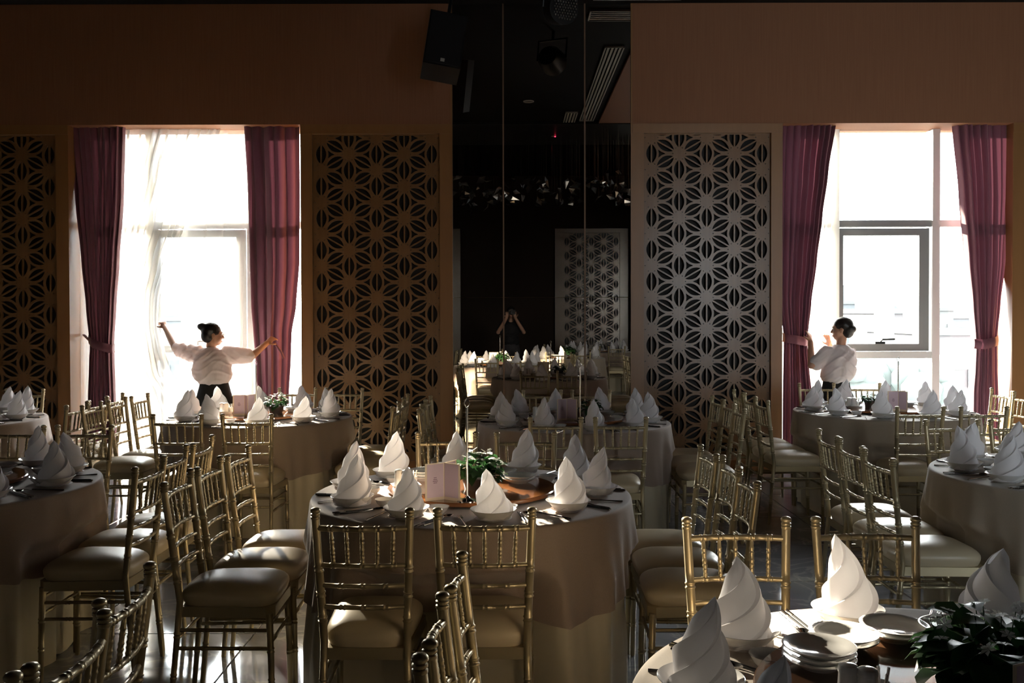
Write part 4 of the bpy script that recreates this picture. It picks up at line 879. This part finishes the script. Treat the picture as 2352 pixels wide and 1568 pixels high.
def vent(x0, x1, y0, y1, n, along, label):
    v = empty('ceiling_vent', ((x0 + x1) / 2, (y0 + y1) / 2, ZC), label=label, cat='vent'); hx, hy = (x1 - x0) / 2, (y1 - y0) / 2
    m = MB(); m.box(-hx, hx, -hy, -hy + 0.015, -0.02, 0); m.box(-hx, hx, hy - 0.015, hy, -0.02, 0); m.box(-hx, -hx + 0.015, -hy, hy, -0.02, 0); m.box(hx - 0.015, hx, -hy, hy, -0.02, 0); m.build('frame', 'white_paint', v)
    for k in range(1, n):
        if along == 'y': q = -hx + 2 * hx * k / n; MB().box(q - 0.012, q + 0.012, -hy, hy, -0.018, -0.004).build('slat', 'white_paint', v)
        else: q = -hy + 2 * hy * k / n; MB().box(-hx, hx, q - 0.012, q + 0.012, -0.018, -0.004).build('slat', 'white_paint', v)
vent(0.77, 1.60, 8.55, 8.86, 5, 'x', 'white slotted ceiling vent right over the mirror'); vent(1.04, 1.26, 3.6, 7.6, 5, 'y', 'long slotted ceiling vent seen in the mirror'); vent(0.80, 0.98, 2.8, 4.2, 4, 'y', 'short slotted ceiling vent seen in the mirror')
struct('ceiling_panel', MB().box(1.35, 3.2, 3.2, 7.4, ZC - 0.03, ZC + 0.01), 'wallcloth')
for i, (x, y, rr, lab) in enumerate(((-0.58, 2.6, 0.075, 'nearer round downlight reflected at the left of the mirror'), (-0.56, 1.9, 0.10, 'larger round downlight reflected at the left of the mirror'), (0.24, 4.9, 0.075, 'round downlight reflected in the middle strip of the mirror'))):
    d = empty('downlight', (x, y, ZC), label=lab, cat='light'); MB().lathe([(rr * 0.8, 0), (rr * 0.8, -0.012), (rr, -0.012), (rr, 0)], 24).build('ring', 'white_paint', d); MB().lathe([(0, -0.004), (rr * 0.8, -0.004)], 24).build('lens', 'ceramic', d)
d = empty('smoke_detector', (0.70, 2.5, ZC), label='small smoke detector with a red light, reflected in the mirror', cat='detector'); MB().lathe([(0, -0.05), (0.035, -0.048), (0.055, -0.02), (0.06, 0)], 20).build('housing', 'white_paint', d); MB().ell((0.02, 0.02, -0.05), 0.012, 8).build('indicator', 'led', d)
rnd = random.Random(5); cl = empty('chandelier', (0.6, 2.6, 3.55), label='wide chandelier of hanging crystal leaves, seen in the mirror', cat='chandelier')
lm = MB(); lm.add([(0, 0, 0.06), (0.035, 0.012, 0.0), (0, -0.012, -0.075), (-0.035, 0.012, 0.0), (0, 0.022, 0.0)], [(0, 1, 4), (1, 2, 4), (2, 3, 4), (3, 0, 4)]); lme = lm.mesh('crystal_leaf', 'crystal', 20); wires = MB()
for k in range(200):
    o = link('crystal_leaf', lme, cl); x, y, z = rnd.uniform(-2.4, 2.4), rnd.uniform(-0.8, 0.8), rnd.uniform(-0.22, 0.18); o.location = (x, y, z); o.rotation_euler = (rnd.uniform(-1.5, 1.5), rnd.uniform(-1.5, 1.5), rnd.uniform(0, 6)); s = rnd.uniform(0.9, 1.7); o.scale = (s, s, s)
    wires.tube([(x, y, z), (x, y, ZC - 3.55 - 0.04)], 0.0012, 4, False)
tag(wires.build('wires', 'steel', cl), kind='stuff'); MB().box(-2.5, 2.5, -0.9, 0.9, ZC - 3.55 - 0.04, ZC - 3.55).build('ceiling_plate', 'black', cl)

# ------------------------------------------------------------------ city outside
tag(MB().box(-300, 300, 14, 700, -24.5, -24).build('ground_outside', 'cityground'), kind='structure')
rnd = random.Random(21)
def block(px0, px1, pt_, Y, dep, m, label, rows, cols, sign=None, roof=True):
    x0, x1 = (px0 - CX) * Y / F, (px1 - CX) * Y / F; zt = CAMZ - (pt_ - HY) * Y / F; h_ = zt + 24
    r = empty('building', ((x0 + x1) / 2, Y, -24), label=label, cat='building'); hw = (x1 - x0) / 2
    MB().box(-hw, hw, 0, dep, 0, h_).build('walls', m, r)
    if roof: MB().box(-hw - 0.2, hw + 0.2, -0.2, dep + 0.2, h_, h_ + 0.4).build('parapet', 'cityground', r); MB().box(-hw * 0.3, hw * 0.25, dep * 0.3, dep * 0.6, h_ + 0.4, h_ + 2.6).build('stair_house', m, r)
    fh = min(h_ * 0.75, rows * 3.3) / rows
    for i in range(rows):
        for j in range(cols):
            xc = -hw + 2 * hw * (j + 0.5) / cols; w_ = hw / cols * 0.55; z0 = h_ - 1.2 - fh * (i + 1) + fh * 0.35
            MB().box(xc - w_, xc + w_, -0.12, 0.05, z0, z0 + fh * 0.45).build('window', 'citywin', r)
    if sign: MB().box(-hw * 0.5, hw * 0.6, -0.3, -0.05, h_ * 0.72, h_ * 0.8).build('sign_board', 'citysign', r)
block(1925, 2012, 700, 120, 20, 'city0', 'broad pale blue block with a flat roof behind the openable window', 4, 4)
block(2016, 2046, 742, 90, 12, 'city1', 'narrow cream house right of the broad pale block', 5, 2)
block(2048, 2100, 722, 75, 12, 'city2', 'pinkish block with a blue sign behind the window sash', 4, 3, True)
block(2102, 2150, 735, 110, 14, 'city3', 'grey block half hidden by the right mullion', 4, 3)
block(2152, 2190, 716, 130, 14, 'city1', 'small distant block in the narrow right pane', 4, 2)
block(2188, 2260, 734, 150, 18, 'city0', 'wide distant block beside the rose drape', 4, 4)
block(2150, 2240, 772, 60, 12, 'city2', 'low pink roofed house in the narrow right pane', 3, 4)
block(1950, 1995, 830, 66, 7, 'city3', 'low grey house under the sash behind the right person', 3, 2)
block(2000, 2040, 846, 52, 7, 'city1', 'low cream house under the sash', 3, 2)
block(2062, 2110, 828, 42, 6, 'city0', 'tall pale house under the sash beside the mullion', 5, 3)
block(2160, 2215, 850, 33, 5, 'city1', 'nearest pale house at the bottom of the narrow right pane', 4, 3)
block(1870, 1906, 770, 80, 12, 'city1', 'pale block left of the window mullion behind the sheer', 4, 2)
block(300, 420, 735, 110, 16, 'city0', 'pale block behind the sheer of the left window', 4, 5)
block(430, 560, 765, 80, 14, 'city1', 'cream block behind the left person', 4, 5)
for i, (px, py, Y, s) in enumerate(((1974, 866, 24, 0.8), (2026, 888, 28, 1.0), (2135, 892, 26, 0.9))):
    p = P(px, py, Y); t = empty('tree', (p.x, Y, -24), label=['round hazy tree seen just right of the right person', 'widest hazy tree between the low houses', 'hazy tree seen past the right mullion'][i], cat='tree')
    MB().tube([(0, 0, 0), (0, 0, p.z + 24)], [0.35, 0.2], 8).build('trunk', 'citytree', t); m = MB()
    for k in range(9): m.ell((rnd.uniform(-s, s) * 0.6, rnd.uniform(-s, s) * 0.5, p.z + 24 + rnd.uniform(-s, s) * 0.4), s * rnd.uniform(0.45, 0.65), 10)
    m.build('crown', 'citytree', t)
